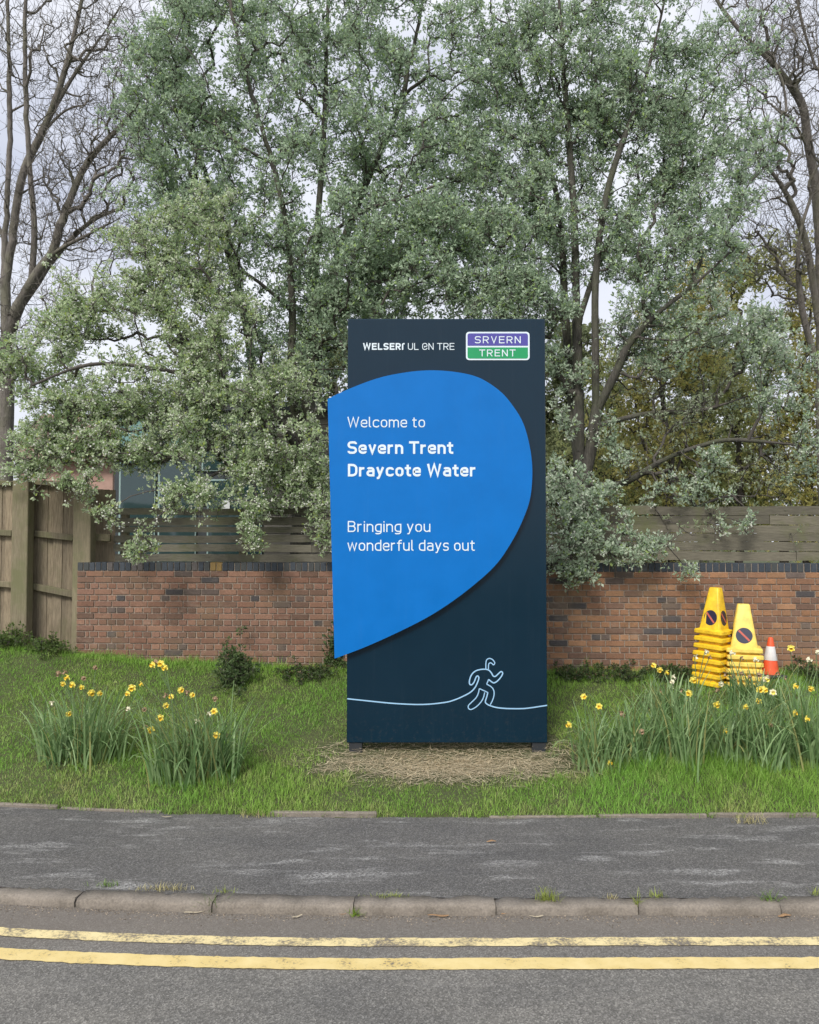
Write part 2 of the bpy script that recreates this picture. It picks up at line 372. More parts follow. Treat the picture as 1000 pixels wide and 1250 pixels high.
# ------------------------------------------------------------------ ground, road, footway, kerb
xs = np.unique(np.concatenate([np.linspace(-600, -8, 14), np.arange(-8, 8.01, .11), np.linspace(8, 600, 14)]))
ys = np.unique(np.concatenate([np.linspace(-300, -3.2, 12), [-2.75, 0, 3, 5], np.arange(5.4, 10.6, .09), np.linspace(10.7, 30, 14), np.linspace(34, 900, 12)]))
def gz(X, Y):
    yf = path_y(np.clip(X, -8, 8)); z = bank_z(X, Y)
    z = np.where(Y < yf - .01, -.06, z); z = np.where(Y < -3, .06, z)
    return Y, z
tag(link('ground', grid('ground', xs, ys, gz, M['soil'])), kind='structure')
xs2 = np.unique(np.concatenate([np.linspace(-300, -8, 8), np.arange(-8, 8.01, .2), np.linspace(8, 300, 8)]))
KX = lambda X: kerb_y(np.clip(X, -8, 8))
road = link('road', grid('road', xs2, np.linspace(0, 1, 30), lambda X, T: (-2.9 + T * (KX(X) + .03 + 2.9), .002 * vnoise(X, T * 8, 2)), M['road']))
tag(road, kind='structure')
foot = link('footway', grid('footway', np.unique(np.concatenate([xs2, np.arange(-6, 6, .08)])), np.linspace(0, 1, 22), lambda X, T: (KX(X) + .12 + T * 1.59, .06 + .005 * vnoise(X, T * 1.5, 2.3) - .004 * np.sin(T * 3.1)), M['footway']))
tag(foot, kind='structure')
for off, wd, mt in ((.353, .100, 'paint_worn'), (.604, .125, 'paint')):
    xx = np.arange(-9, 9.01, .03)
    jig = lambda s: .004 * vnoise(xx * 9, xx * 0, 1, s) + rng.normal(0, .0022, len(xx))
    y0 = kerb_y(xx) - off; sh = .012 * np.sin(xx * .6)
    V = np.concatenate([np.stack([xx, y0 - wd / 2 + jig(1) + sh, np.full_like(xx, .005)], 1), np.stack([xx, y0 + wd / 2 + jig(4) + sh, np.full_like(xx, .005)], 1)])
    n = len(xx); i = np.arange(n - 1)
    link('yellow_line', mesh_np('yellow_line', V, [np.stack([i, i + 1, i + 1 + n, i + n], 1)], M[mt]), road)
kerb_bed = box('kerb', (0, 5.35, -.12), (14, .1, .1), M['kerb']); tag(kerb_bed, kind='structure')
def kerb_mesh(seed):
    r = random.Random(seed); Lk = .909; nx = 14
    prof = [(0, -.08), (.002, .0), (.006, .040), (.013, .053), (.028, .0615), (.140, .064), (.143, -.08)]
    V = []; 
    for i in range(nx + 1):
        x = -Lk / 2 + Lk * i / nx; e = .014 * r.random() if i in (0, nx) else 0
        for j, (y, z) in enumerate(prof):
            dz = r.gauss(0, .0032); dy = r.gauss(0, .0034)
            V.append((x, y + dy + (e * .5 if j < 4 else 0), z + (dz - e * .5 if 0 < j < 6 else 0)))
    m = len(prof); F = []
    for i in range(nx):
        for j in range(m - 1):
            a = i * m + j; F.append((a, a + m, a + m + 1, a + 1))
    me = bpy.data.meshes.new('kerb_stone'); me.from_pydata(V, [], F + [tuple(range(m))[::-1], tuple(nx * m + k for k in range(m))]); me.materials.append(M['kerb'])
    for p in me.polygons[:-2]: p.use_smooth = True
    return me
kms = [kerb_mesh(s) for s in range(5)]
for k in range(-6, 6):
    x = .555 + .915 * k + .4575
    sl = float(kerb_y(x + .3) - kerb_y(x - .3)) / .6
    link('kerb_stone', kms[k % 5], kerb_bed, (x, float(kerb_y(x)) - 5.35, .12 + random.uniform(-.004, .003)), (random.uniform(-.01, .01), random.uniform(-.004, .004), math.atan(sl) + random.uniform(-.006, .006)))
edge = box('path_edging', (0, 6.9, -.05), (11, .03, .05), M['kerb']); tag(edge, kind='structure')
bm = bmesh.new(); box_bm(bm, (0, 0, 0), (.91, .045, .12), None, .008); em = bm_mesh('edging_strip', bm, M['kerb'])
for k in range(-5, 6):
    x = .2 + .93 * k
    sl = float(path_y(x + .3) - path_y(x - .3)) / .6
    link('edging_strip', em, edge, (x, float(path_y(x)) - 6.9 + .01 + random.uniform(-.012, .012), .05 + .028 + random.choice([-.045, -.02, -.01, 0, .006]) + random.uniform(-.006, .006)), (random.uniform(-.12, .06), random.uniform(-.012, .012), math.atan(sl) + random.uniform(-.015, .015)))

# ------------------------------------------------------------------ grass
SY = 8.05                                   # the sign's front
def patch_straw(X, Y):                       # 1 inside the bare strawy patch under the sign
    dx = (X - .42) / 1.5; dy = (Y - (SY - .14)) / .46
    return 1 - (dx * dx + dy * dy) + .5 * vnoise(X * 2, Y * 3, 1.6, 2)
def make_grass():
    n = 250000
    X = rng.uniform(-6.2, 6.2, n); Y = 6.72 + (10.15 - 6.72) * rng.uniform(0, 1, n) ** 1.1
    keep = (Y > path_y(X) - .012 + .026 * vnoise(X * 4, Y, 1, 5) + .014 * vnoise(X * 17, Y, 1, 2)) & (np.abs(X) < .56 * Y + .4) & (patch_straw(X, Y) < rng.uniform(-.25, .3, n))
    wall_y = 10.02 - .055 * X
    keep &= Y < wall_y + .0
    X, Y, wall_y = X[keep], Y[keep], wall_y[keep]; n = len(X)
    h = .036 + .016 * vnoise(X, Y, 1.5, 3) + rng.normal(0, .008, n)
    edgef = np.clip(1 - (Y - path_y(X)) / .22, 0, 1); h += .022 * edgef
    nearwall = np.clip(1 - (wall_y - Y) / .5, 0, 1); h += .07 * nearwall
    rb = np.exp(-(((X - 2.6) / 1.3) ** 2 + ((Y - 7.75) / .55) ** 2)); h += .09 * rb
    lb = np.exp(-(((X + 1.9) / .9) ** 2 + ((Y - 7.55) / .4) ** 2)); h += .055 * lb
    tuft = vnoise(X, Y, 4.2, 7); h *= 1 + .45 * tuft + .25 * vnoise(X, Y, 11, 3)
    thatch = np.exp(-(((X + 3.3) / 1.1) ** 2 + ((Y - 7.45) / .3) ** 2)) + .7 * np.exp(-(((X - .2) / 1.5) ** 2 + ((Y - 7.5) / .12) ** 2)); h *= 1 - .25 * np.clip(thatch, 0, 1)
    h *= np.where(rng.uniform(0, 1, n) < .06, rng.uniform(1.3, 2.2, n), 1.0)
    h = np.clip(h, .015, .25)
    dry = np.clip(-.06 + .30 * vnoise(X, Y, 2.1, 9) + .2 * vnoise(X, Y, 6.3, 2) + .35 * thatch + .18 * edgef + rng.normal(0, .17, n) + .5 * np.clip(patch_straw(X, Y) + .45, 0, 1), 0, 1)
    g1 = np.array([.14, .29, .045]); g2 = np.array([.24, .45, .078]); d = np.array([.50, .44, .22]); yl = np.array([.27, .41, .075])
    f = np.clip(.5 + .45 * vnoise(X, Y, 1.1, 4) + rng.normal(0, .3, n), 0, 1)[:, None]
    tint = g1 * (1 - f) + g2 * f; q = np.clip(.5 + vnoise(X, Y, .8, 1), 0, 1)[:, None] * .6; tint = tint * (1 - q) + yl * q * .9 + tint * q * .1
    tint = tint * (1 - dry[:, None]) + d * dry[:, None]
    tint *= rng.uniform(.85, 1.4, (n, 1))
    base = np.stack([X, Y, bank_z(X, Y) - .006], 1)
    V, F, T = blades(base, rng.uniform(0, 2 * np.pi, n), h, rng.uniform(.0035, .0065, n), rng.uniform(.05, .75, n), rng.uniform(.1, 1.0, n), tint, 2)
    tag(link('grass', mesh_np('grass', V, F, M['grass'], T)), 'short green lawn grass covering the bank between path and wall', 'grass', kind='stuff')
make_grass()
def make_straw():
    n = 7500
    X = rng.normal(.42, .78, n); Y = rng.normal(SY - .14, .24, n)
    k = patch_straw(X, Y) > rng.uniform(-.3, .4, n); X, Y = X[k], Y[k]; n = len(X)
    base = np.stack([X, Y, bank_z(X, Y) + rng.uniform(0, .012, n)], 1)
    c = np.array([.72, .62, .43]) * rng.uniform(.55, 1.25, (n, 1)) * np.array([1, 1, 1.0])
    V, F, T = blades(base, rng.uniform(0, 2 * np.pi, n), rng.uniform(.05, .2, n), rng.uniform(.003, .006, n), rng.uniform(1.38, 1.6, n), rng.uniform(-.1, .2, n), c, 2, .8)
    tag(link('dry_straw', mesh_np('dry_straw', V, F, M['straw'], T)), 'pale dry straw lying on the bare patch under the sign', 'straw', kind='stuff')
make_straw()

# ------------------------------------------------------------------ the sign
sign = empty('welcome_sign', (0.36, SY, float(bank_z(.36, SY))))
tag(sign, 'tall navy welcome sign with a bright blue drop-shaped panel on the grass', 'sign')
SB = np.array(sign.location)
pb, pt = P(546.5, 907, SY), P(544, 389, SY)
xl, xr, zb_, zt_ = P(424, 660, SY)[0], P(667, 660, SY)[0], pb[2], pt[2]
SD = .13
box('backing_panel', ((xl + xr) / 2 - SB[0], SD / 2, (zb_ + zt_) / 2 - SB[2]), (xr - xl, SD, zt_ - zb_), M['navy'], sign, None, .006)
for a, b_ in ((426, 442), (650, 667)):
    x0, x1 = P(a, 907, SY)[0], P(b_, 907, SY)[0]
    box('foot', ((x0 + x1) / 2 - SB[0], SD / 2, (zb_ - .08) - SB[2] - .018), (x1 - x0, SD * .8, .2), M['foot'], sign, None, .004)
def catmull(pts, n=10, closed=False):
    pts = [np.array(p, float) for p in pts]; out = []
    m = len(pts)
    for i in range(m if closed else m - 1):
        p0, p1, p2, p3 = (pts[(i + k) % m] if closed else pts[min(max(i + k, 0), m - 1)] for k in (-1, 0, 1, 2))
        for k in range(n):
            u = k / n; out.append(.5 * (2 * p1 + (p2 - p0) * u + (2 * p0 - 5 * p1 + 4 * p2 - p3) * u * u + (3 * p1 - p0 - 3 * p2 + p3) * u ** 3))
    if not closed: out.append(pts[-1])
    return out
FY = SY - .055                              # front of the blue panel
curve = [(400, 487), (424, 475.5), (460, 462), (492, 455), (524, 452), (556, 454), (585, 461), (610, 477), (626, 495), (639, 517), (647, 546), (650, 575), (647.5, 607), (639, 633), (625, 661), (604, 691), (570, 721), (533, 747), (496, 767), (448, 789), (408.5, 804)]
outl = [P(px, py, FY) for px, py in catmull(curve, 6)]
bm = bmesh.new()
fr = [bm.verts.new((p[0] - SB[0], -.055, p[2] - SB[2])) for p in outl]; bk = [bm.verts.new((p[0] - SB[0], -.018, p[2] - SB[2])) for p in outl]
bm.faces.new(fr); bm.faces.new(bk[::-1]); n = len(fr)
for i in range(n): bm.faces.new((fr[i], fr[(i + 1) % n], bk[(i + 1) % n], bk[i]))
bmesh.ops.triangulate(bm, faces=[f for f in bm.faces if len(f.verts) > 4])
blue = link('drop_panel', bm_mesh('drop_panel', bm, M['blue']), sign)
box('spacer_rail', (.0, -.0095, 1.9), (.9, .019, .05), M['foot'], sign, None, 0); box('spacer_rail', (.0, -.0095, 2.75), (.9, .019, .05), M['foot'], sign, None, 0)

# lettering: rounded monoline strokes, one flat ribbon for each stroke
def fillet(pts):
    out = []; m = len(pts)
    for i, p in enumerate(pts):
        x, y = p[0], p[1]; r = p[2] if len(p) > 2 else 0
        if r <= 0 or i in (0, m - 1): out.append((x, y)); continue
        a = np.array(pts[i - 1][:2], float); q = np.array([x, y], float); c = np.array(pts[i + 1][:2], float)
        u, v_ = a - q, c - q; lu, lv = np.linalg.norm(u), np.linalg.norm(v_); u, v_ = u / lu, v_ / lv
        ang = math.acos(max(-1, min(1, float(u @ v_)))); tl = min(r / math.tan(ang / 2), lu * (.5 if 0 < i - 1 else .98), lv * (.5 if i + 1 < m - 1 else .98))
        s, e = q + u * tl, q + v_ * tl
        for k in range(9):
            f = k / 8; out.append(tuple((1 - f) ** 2 * s * 1 + 2 * f * (1 - f) * (q * .86 + (s + e) / 2 * .14) + f * f * e))
    o2 = [out[0]]
    for p in out[1:]:
        if abs(p[0] - o2[-1][0]) + abs(p[1] - o2[-1][1]) > 1e-5: o2.append(p)
    return o2
def loop(x0, y0, x1, y1, r):
    xm = (x0 + x1) / 2
    return [(xm, y0), (x1, y0, r), (x1, y1, r), (x0, y1, r), (x0, y0, r), (xm + .02, y0)]
def glyph(ch, wt, X=.745):
    a = wt / 2; W = .50 + wt * .35; l, r, b_, t_, c = a, W - a, a, X - a, 1 - a; d = -.21 + a; R = .23; g = []; wid = W
    if ch == 'o': g = [loop(l, b_, r, t_, R)]
    elif ch == 'c': g = [[(r, t_ - .13), (r, t_, R), (l, t_, R), (l, b_, R), (r, b_, R), (r, b_ + .13)]]
    elif ch == 'e': g = [[(l, .38), (r, .38), (r, t_, R), (l, t_, R), (l, b_, R), (r, b_, R), (r, b_ + .12)]]
    elif ch == 'l': g = [[(l, 1), (l, b_, .12), (l + .13, b_)]]; wid = .15 + a
    elif ch == 'm': W2 = W * 1.55; g = [[(l, 0), (l, X)], [(l, t_ - .24), (l, t_, .2), (W2 / 2, t_, .2), (W2 / 2, 0)], [(W2 / 2, t_ - .24), (W2 / 2, t_, .2), (W2 - a, t_, .2), (W2 - a, 0)]]; wid = W2
    elif ch == 'n': g = [[(l, 0), (l, X)], [(l, t_ - .26), (l, t_, R), (r, t_, R), (r, 0)]]
    elif ch == 'r': g = [[(l, 0), (l, X)], [(l, t_ - .24), (l, t_, .2), (l + .28, t_ - .01)]]; wid = .33 + a
    elif ch == 'u': g = [[(r, 0), (r, X)], [(l, X), (l, b_, R), (r, b_, R), (r, b_ + .26)]]
    elif ch == 't': x = .10 + a; g = [[(x, .93), (x, b_, .13), (x + .22, b_)], [(0, t_), (x + .21, t_)]]; wid = x + .24
    elif ch == 'i': g = [[(l, 0), (l, X)], [(l, .86), (l, .86 + wt * 1.15)]]; wid = wt
    elif ch == 'v': g = [[(a, X), (W / 2, a * .9), (W - a, X)]]
    elif ch == 'y': g = [[(a, X), (W / 2, a * .8)], [(W - a, X), (W / 2 - .10, d, .06), (W / 2 - .22, d)]]
    elif ch == 'w': W2 = W * 1.5; g = [[(a, X), (W2 * .27, a * .9), (W2 / 2, X - .03), (W2 * .73, a * .9), (W2 - a, X)]]; wid = W2
    elif ch == 'a': g = [[(l + .02, t_ - .07), (l + .06, t_, .12), (r, t_, R), (r, 0)], [(r, .43), (l, .43, .19), (l, b_, .19), (r, b_, .2), (r, .2)]]
    elif ch == 'd': g = [[(r, 0), (r, 1)], [(r, t_), (l, t_, R), (l, b_, R), (r, b_)]]
    elif ch == 'g': g = [[(r, X), (r, d, .2), (l + .03, d, .14), (l, d + .06)], [(r, t_), (l, t_, R), (l, b_, R), (r, b_)]]
    elif ch == 'f': x = .10 + a; g = [[(x + .24, c), (x, c, .15), (x, 0)], [(0, t_), (x + .22, t_)]]; wid = x + .22
    elif ch == 's': W = .44 + wt * .35; r = W - a; mm = X / 2; g = [[(r, t_ - .1), (r, t_, .16), (l, t_, .16), (l, mm, .16), (r, mm, .16), (r, b_, .16), (l, b_, .16), (l, b_ + .1)]]; wid = W
    else:
        W = .60 + wt * .3; l, r = a, W - a; wid = W; mid = .5
        if ch == 'W': W2 = .98; g = [[(a, 1), (W2 * .27, a), (W2 / 2, .94), (W2 * .73, a), (W2 - a, 1)]]; wid = W2
        elif ch == 'S': g = [[(r, c - .14), (r, c, .22), (l, c, .22), (l, .52, .22), (r, .48, .22), (r, b_, .22), (l, b_, .22), (l, b_ + .14)]]
        elif ch == 'T': g = [[(0, c), (W, c)], [(W / 2, 0), (W / 2, 1 - wt * .5)]]
        elif ch == 'D': g = [[(l, 0), (l, 1)], [(l, c), (r, c, .28), (r, b_, .28), (l, b_)]]
        elif ch == 'B': g = [[(l, 0), (l, 1)], [(l, c), (r - .03, c, .2), (r - .03, .53, .2), (l, .53)], [(l, .53), (r, .53, .22), (r, b_, .22), (l, b_)]]
        elif ch == 'E': g = [[(W - .06, c), (l, c), (l, b_), (W - .06, b_)], [(l, .52), (W - .1, .52)]]; wid = W - .04
        elif ch == 'L': g = [[(l, 1), (l, b_), (W - .1, b_)]]; wid = W - .08
        elif ch == 'R': g = [[(l, 0), (l, 1)], [(l, c), (r, c, .22), (r, .46, .22), (l, .46)], [(W * .5, .46), (r, 0)]]
        elif ch == 'U': g = [[(l, 1), (l, b_, .26), (r, b_, .26), (r, 1)]]
        elif ch == 'O': g = [loop(l, b_, r, c, .28)]
        elif ch == '@': g = [[(r, .30), (r, b_, .26), (l, b_, .26), (l, c, .26), (r, c, .26), (r, .5, .1), (W * .45, .5), (W * .45, .34)]]
        elif ch == 'N': g = [[(l, 0), (l, 1)], [(l, 1 - a * .6), (r, a * .6)], [(r, 0), (r, 1)]]
        elif ch == 'V': g = [[(a, 1), (W / 2, a), (W - a, 1)]]
        elif ch == '/': g = [[(l, 0), (l, c, .15), (l + .24, c)]]; wid = .34   # hooked stroke
    return [fillet(s) for s in g], wid
def ribbon(pts, wt):
    p = np.array(pts, float); d = np.diff(p, axis=0); d /= np.linalg.norm(d, axis=1, keepdims=True)
    nrm = np.stack([-d[:, 1], d[:, 0]], 1); off = np.zeros_like(p)
    off[0], off[-1] = nrm[0], nrm[-1]
    for i in range(1, len(p) - 1):
        m_ = nrm[i - 1] + nrm[i]; m_ /= max(np.linalg.norm(m_), 1e-6); off[i] = m_ / max(m_ @ nrm[i], .42)
    return p + off * wt / 2, p - off * wt / 2
def write(name, text, px0, px1, base_px, cap_px, wt, Y, parent, mat, wide=1.0, gap=.115, weights=None):
    z0 = P(500, base_px, Y)[2]; cap = P(500, base_px - cap_px, Y)[2] - z0
    x0, x1 = P(px0, base_px - cap_px / 2, Y)[0], P(px1, base_px - cap_px / 2, Y)[0]
    words = [[]]; cur = 0.0
    for i, ch in enumerate(text):
        wt_i = weights[i] if weights else wt
        if ch == ' ': cur += .30; words.append([]); continue
        g, wid = glyph(ch, wt_i); words[-1].append((g, cur, wt_i)); cur += wid + gap * (.8 if wt_i > .15 else 1)
    total = cur - gap; sx = (x1 - x0) / total
    for items in words:                                     # one mesh for each word
        V, F = [], []
        for g, cx_, wt_i in items:
            for si, s in enumerate(g):
                sp = [((cx_ + u) * sx, v_ * cap) for u, v_ in s]   # scale first so that strokes keep an even weight
                A, B = ribbon(sp, wt_i * cap); k = len(V); m_ = len(sp)
                for q in range(m_):
                    V.append((A[q][0] + x0 - SB[0], Y - SB[1] - .0004 * si, A[q][1] + z0 - SB[2])); V.append((B[q][0] + x0 - SB[0], Y - SB[1] - .0004 * si, B[q][1] + z0 - SB[2]))
                for q in range(m_ - 1): F.append((k + 2 * q, k + 2 * q + 1, k + 2 * q + 3, k + 2 * q + 2))
        me = bpy.data.meshes.new(name); me.from_pydata(V, [], F); me.materials.append(mat); link(name, me, parent)
TY = FY - .0025
write('lettering', 'Welcome to', 424, 519, 521.7, 12.9, .108, TY, blue, M['white'])
write('lettering', 'Severn Trent', 424, 553.5, 554, 15.4, .18, TY, blue, M['white'], gap=.085)
write('lettering', 'Draycote Water', 424.5, 581, 581.6, 15.4, .18, TY, blue, M['white'], gap=.085)
write('lettering', 'Bringing you', 424.5, 525.6, 649.4, 13.4, .108, TY, blue, M['white'])
write('lettering', 'wonderful days out', 424, 580, 672.4, 13.4, .108, TY, blue, M['white'])
tx = 'WELSER/ UL @N TRE'
write('lettering', tx, 443, 555, 427, 8.3, .13, SY - .003, sign, M['white'], weights=[.2] * 7 + [.11] * (len(tx) - 7))
# logo plate
def rrect(px0, py0, px1, py1, r, Y, corners=(1, 1, 1, 1)):
    a, b_ = P(px0, py1, Y), P(px1, py0, Y); x0, z0, x1, z1 = a[0], a[2], b_[0], b_[2]; pts = []
    for (cx_, cz, s, on) in ((x1 - r, z0 + r, -90, corners[0]), (x1 - r, z1 - r, 0, corners[1]), (x0 + r, z1 - r, 90, corners[2]), (x0 + r, z0 + r, 180, corners[3])):
        if not on:
            pts.append((cx_ + r * (1 if s in (-90, 0) else -1), cz + r * (-1 if s in (-90, 180) else 1))); continue
        for k in range(7):
            t_ = rad(s + 15 * k); pts.append((cx_ + r * math.cos(t_), cz + r * math.sin(t_)))
    return pts
def plate(name, pts, Y, thick, mat, parent):
    bm = bmesh.new(); f = [bm.verts.new((x - SB[0], Y - SB[1], z - SB[2])) for x, z in pts]; k = [bm.verts.new((x - SB[0], Y - SB[1] + thick, z - SB[2])) for x, z in pts]
    bm.faces.new(f); n = len(f)
    for i in range(n): bm.faces.new((f[i], f[(i + 1) % n], k[(i + 1) % n], k[i]))
    return link(name, bm_mesh(name, bm, mat), parent)
lp = plate('logo_plate', rrect(569, 405, 646.5, 439.5, .032, SY - .004), SY - .004, .004, M['white'], sign)
plate('logo_band', rrect(570.9, 406.9, 644.6, 421.9, .022, SY - .006, (0, 1, 1, 0)), SY - .006, .001, M['logo_purple'], lp)
plate('logo_band', rrect(570.9, 424, 644.6, 437.6, .022, SY - .006, (1, 0, 0, 1)), SY - .006, .001, M['logo_green'], lp)
write('lettering', 'SRVERN', 579.5, 636, 419, 8.6, .135, SY - .0085, lp, M['white'], gap=.17)
write('lettering', 'TRENT', 585, 629.6, 435, 8.4, .135, SY - .0085, lp, M['white'], gap=.17)
# the runner drawn in one pale line
Z = lambda pts: [(555 + x * .08, 790 + y * .08) for x, y in pts]
strokes = [[(424, 853), (448, 855.5), (482, 858.8), (516, 860), (543, 857.5)] + Z([(0, 805), (130, 750), (240, 690), (310, 620), (350, 540), (370, 480), (365, 450), (345, 440), (325, 465), (300, 530), (265, 572), (232, 565), (228, 510), (255, 430), (310, 370), (390, 342), (470, 338), (520, 350), (560, 390), (590, 440), (625, 445), (665, 410), (710, 373), (735, 400), (705, 460), (650, 520), (600, 545), (560, 525), (520, 492)]),
           Z([(520, 492), (490, 565)]), Z([(490, 565), (560, 605), (598, 660), (602, 730), (580, 810), (545, 878)]),
           Z([(478, 335), (478, 250), (490, 195), (530, 172), (580, 190), (612, 235), (605, 262), (590, 268), (565, 245), (540, 240), (520, 265), (517, 335)]),
           Z([(378, 632), (440, 660), (508, 692)]), Z([(378, 632), (360, 710), (325, 775), (260, 840), (212, 890), (215, 935), (255, 950), (330, 910), (400, 840), (440, 770), (460, 690)]),
           Z([(508, 692), (490, 760), (470, 830), (490, 865), (550, 895), (650, 922), (780, 935), (900, 938), (1000, 938)]) + [(645, 864.4), (668, 861)]]
V, F = [], []
for si, s in enumerate(strokes):
    pp = [P(px, py, SY - .003) for px, py in catmull(s, 6)]
    sp = [(p[0], p[2]) for p in pp]; sp = [sp[0]] + [q for p_, q in zip(sp, sp[1:]) if math.hypot(q[0] - p_[0], q[1] - p_[1]) > 1e-5]
    A, B = ribbon(sp, .0120 if si in (0, 6) else .0100); k = len(V)
    for q in range(len(sp)):
        V.append((A[q][0] - SB[0], -.003 - .0004 * si, A[q][1] - SB[2])); V.append((B[q][0] - SB[0], -.003 - .0004 * si, B[q][1] - SB[2]))
    for q in range(len(sp) - 1): F.append((k + 2 * q, k + 2 * q + 1, k + 2 * q + 3, k + 2 * q + 2))
me = bpy.data.meshes.new('runner_drawing'); me.from_pydata(V, [], F); me.materials.append(M['pale_blue']); link('runner_drawing', me, sign)

# ------------------------------------------------------------------ brick wall
wl, wr = P(94, 690, 10.25), P(1000, 690, 9.78)
wdir = np.array([wr[0] - wl[0], wr[1] - wl[1]]); wlen1 = np.linalg.norm(wdir); WRZ = math.atan2(wdir[1], wdir[0])
WTOP = P(500, 687, 10.02)[2]; WBASE = .55; WLEN = wlen1 + .9
wall = empty('garden_wall', (wl[0], wl[1], WBASE), WRZ)
tag(wall, 'low red-brown brick wall with dark blue coping behind the sign', 'wall')
H = WTOP - WBASE
bodyH = H - .105
box('mortar_core', (WLEN / 2, .118, bodyH / 2), (WLEN - .012, .215, bodyH), M['mortar'], wall, None, 0)
box('coping_mortar', (WLEN / 2, .118, bodyH + .05), (WLEN - .02, .205, .098), M['mortar'], wall, None, 0)
def brick_me(name, L_, h, d, mat, bev=.003):
    bm = bmesh.new(); box_bm(bm, (0, 0, 0), (L_, d, h), None, bev); return bm_mesh(name, bm, mat)
closer = brick_me('brick', .046, .064, .1, M['brick'])
stretch, header, cope = brick_me('brick', .214, .064, .1, M['brick']), brick_me('brick', .1015, .064, .1, M['brick']), brick_me('coping_brick', .066, .103, .228, M['coping'])
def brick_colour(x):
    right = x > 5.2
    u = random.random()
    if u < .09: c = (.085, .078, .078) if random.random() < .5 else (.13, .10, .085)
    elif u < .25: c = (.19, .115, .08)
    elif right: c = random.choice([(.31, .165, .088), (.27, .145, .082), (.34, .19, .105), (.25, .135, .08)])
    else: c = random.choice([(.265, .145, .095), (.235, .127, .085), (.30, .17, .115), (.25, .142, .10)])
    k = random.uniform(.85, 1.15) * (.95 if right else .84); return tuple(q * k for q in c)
ncourse = int(bodyH / .075); all_b = []
for ci in range(ncourse + 1):
    z = bodyH - .0375 - ci * .075
    if z < .03: break
    if ci % 2 == 1 or ci == 0:
        L_, s0 = .225, (0 if ci else .1125)
    else: L_, s0 = .1125, -.05625 + .1125
    if ci % 2 == 0 and ci: L_, s0 = .1125, .05625
    x = s0 + L_ / 2
    if ci % 2 == 0 and ci:                                  # quoin header and closer start each header course
        all_b += [(.05625, z, .1125), (.140625, z, .05625)]; x = .16875 + L_ / 2
    elif ci == 0: all_b.append((.05625, z, .1125))
    while x < WLEN - L_ / 2:
        all_b.append((x, z, L_)); x += L_
def visible(x, z):
    X = wl[0] + x * math.cos(WRZ); Yy = wl[1] + x * math.sin(WRZ)
    px = 500 + X / Yy * 1000; zz = WBASE + z
    return px < 1000 and not (412 < px < 668) and zz > bank_z(X, Yy - .02) + .06
vis = [b_ for b_ in all_b if visible(b_[0], b_[1])]; hid = [b_ for b_ in all_b if not visible(b_[0], b_[1])]
vis.sort(key=lambda b_: (-b_[2], -b_[0]))
rest = vis[300:] + hid
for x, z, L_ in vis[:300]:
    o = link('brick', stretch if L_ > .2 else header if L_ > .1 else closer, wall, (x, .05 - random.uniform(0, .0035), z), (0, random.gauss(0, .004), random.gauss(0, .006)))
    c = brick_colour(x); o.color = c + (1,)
V, F, T = [], [], []
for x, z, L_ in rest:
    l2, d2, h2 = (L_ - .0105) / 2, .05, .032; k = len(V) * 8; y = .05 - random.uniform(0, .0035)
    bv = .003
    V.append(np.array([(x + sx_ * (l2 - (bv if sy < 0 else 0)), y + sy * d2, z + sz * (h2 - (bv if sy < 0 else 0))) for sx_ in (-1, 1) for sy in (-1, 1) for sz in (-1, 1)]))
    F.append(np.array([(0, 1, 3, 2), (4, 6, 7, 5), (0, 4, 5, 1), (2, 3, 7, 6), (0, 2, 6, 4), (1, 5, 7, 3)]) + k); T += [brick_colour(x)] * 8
tag(link('brickwork', mesh_np('brickwork', np.concatenate(V), [np.concatenate(F)], M['brick_attr'], np.array(T)), wall), kind='stuff')
x = .04; i = 0
while x < WLEN - .03:
    o = link('coping_brick', cope, wall, (x, .114 + random.uniform(-.003, .003), bodyH + .0525 + random.uniform(-.002, .003)), (0, random.gauss(0, .012), random.gauss(0, .01)))
    px_ = 500 + (wl[0] + x) / 10.02 * 1000
    u = random.random(); c = random.choice([(.035, .045, .058), (.045, .055, .068), (.028, .036, .046), (.05, .055, .055)])
    if px_ < 330 and u < .12: c = (.085, .075, .07)
    if 257 < px_ < 268: c = (.25, .16, .05)
    o.color = c + (1,); x += .0765

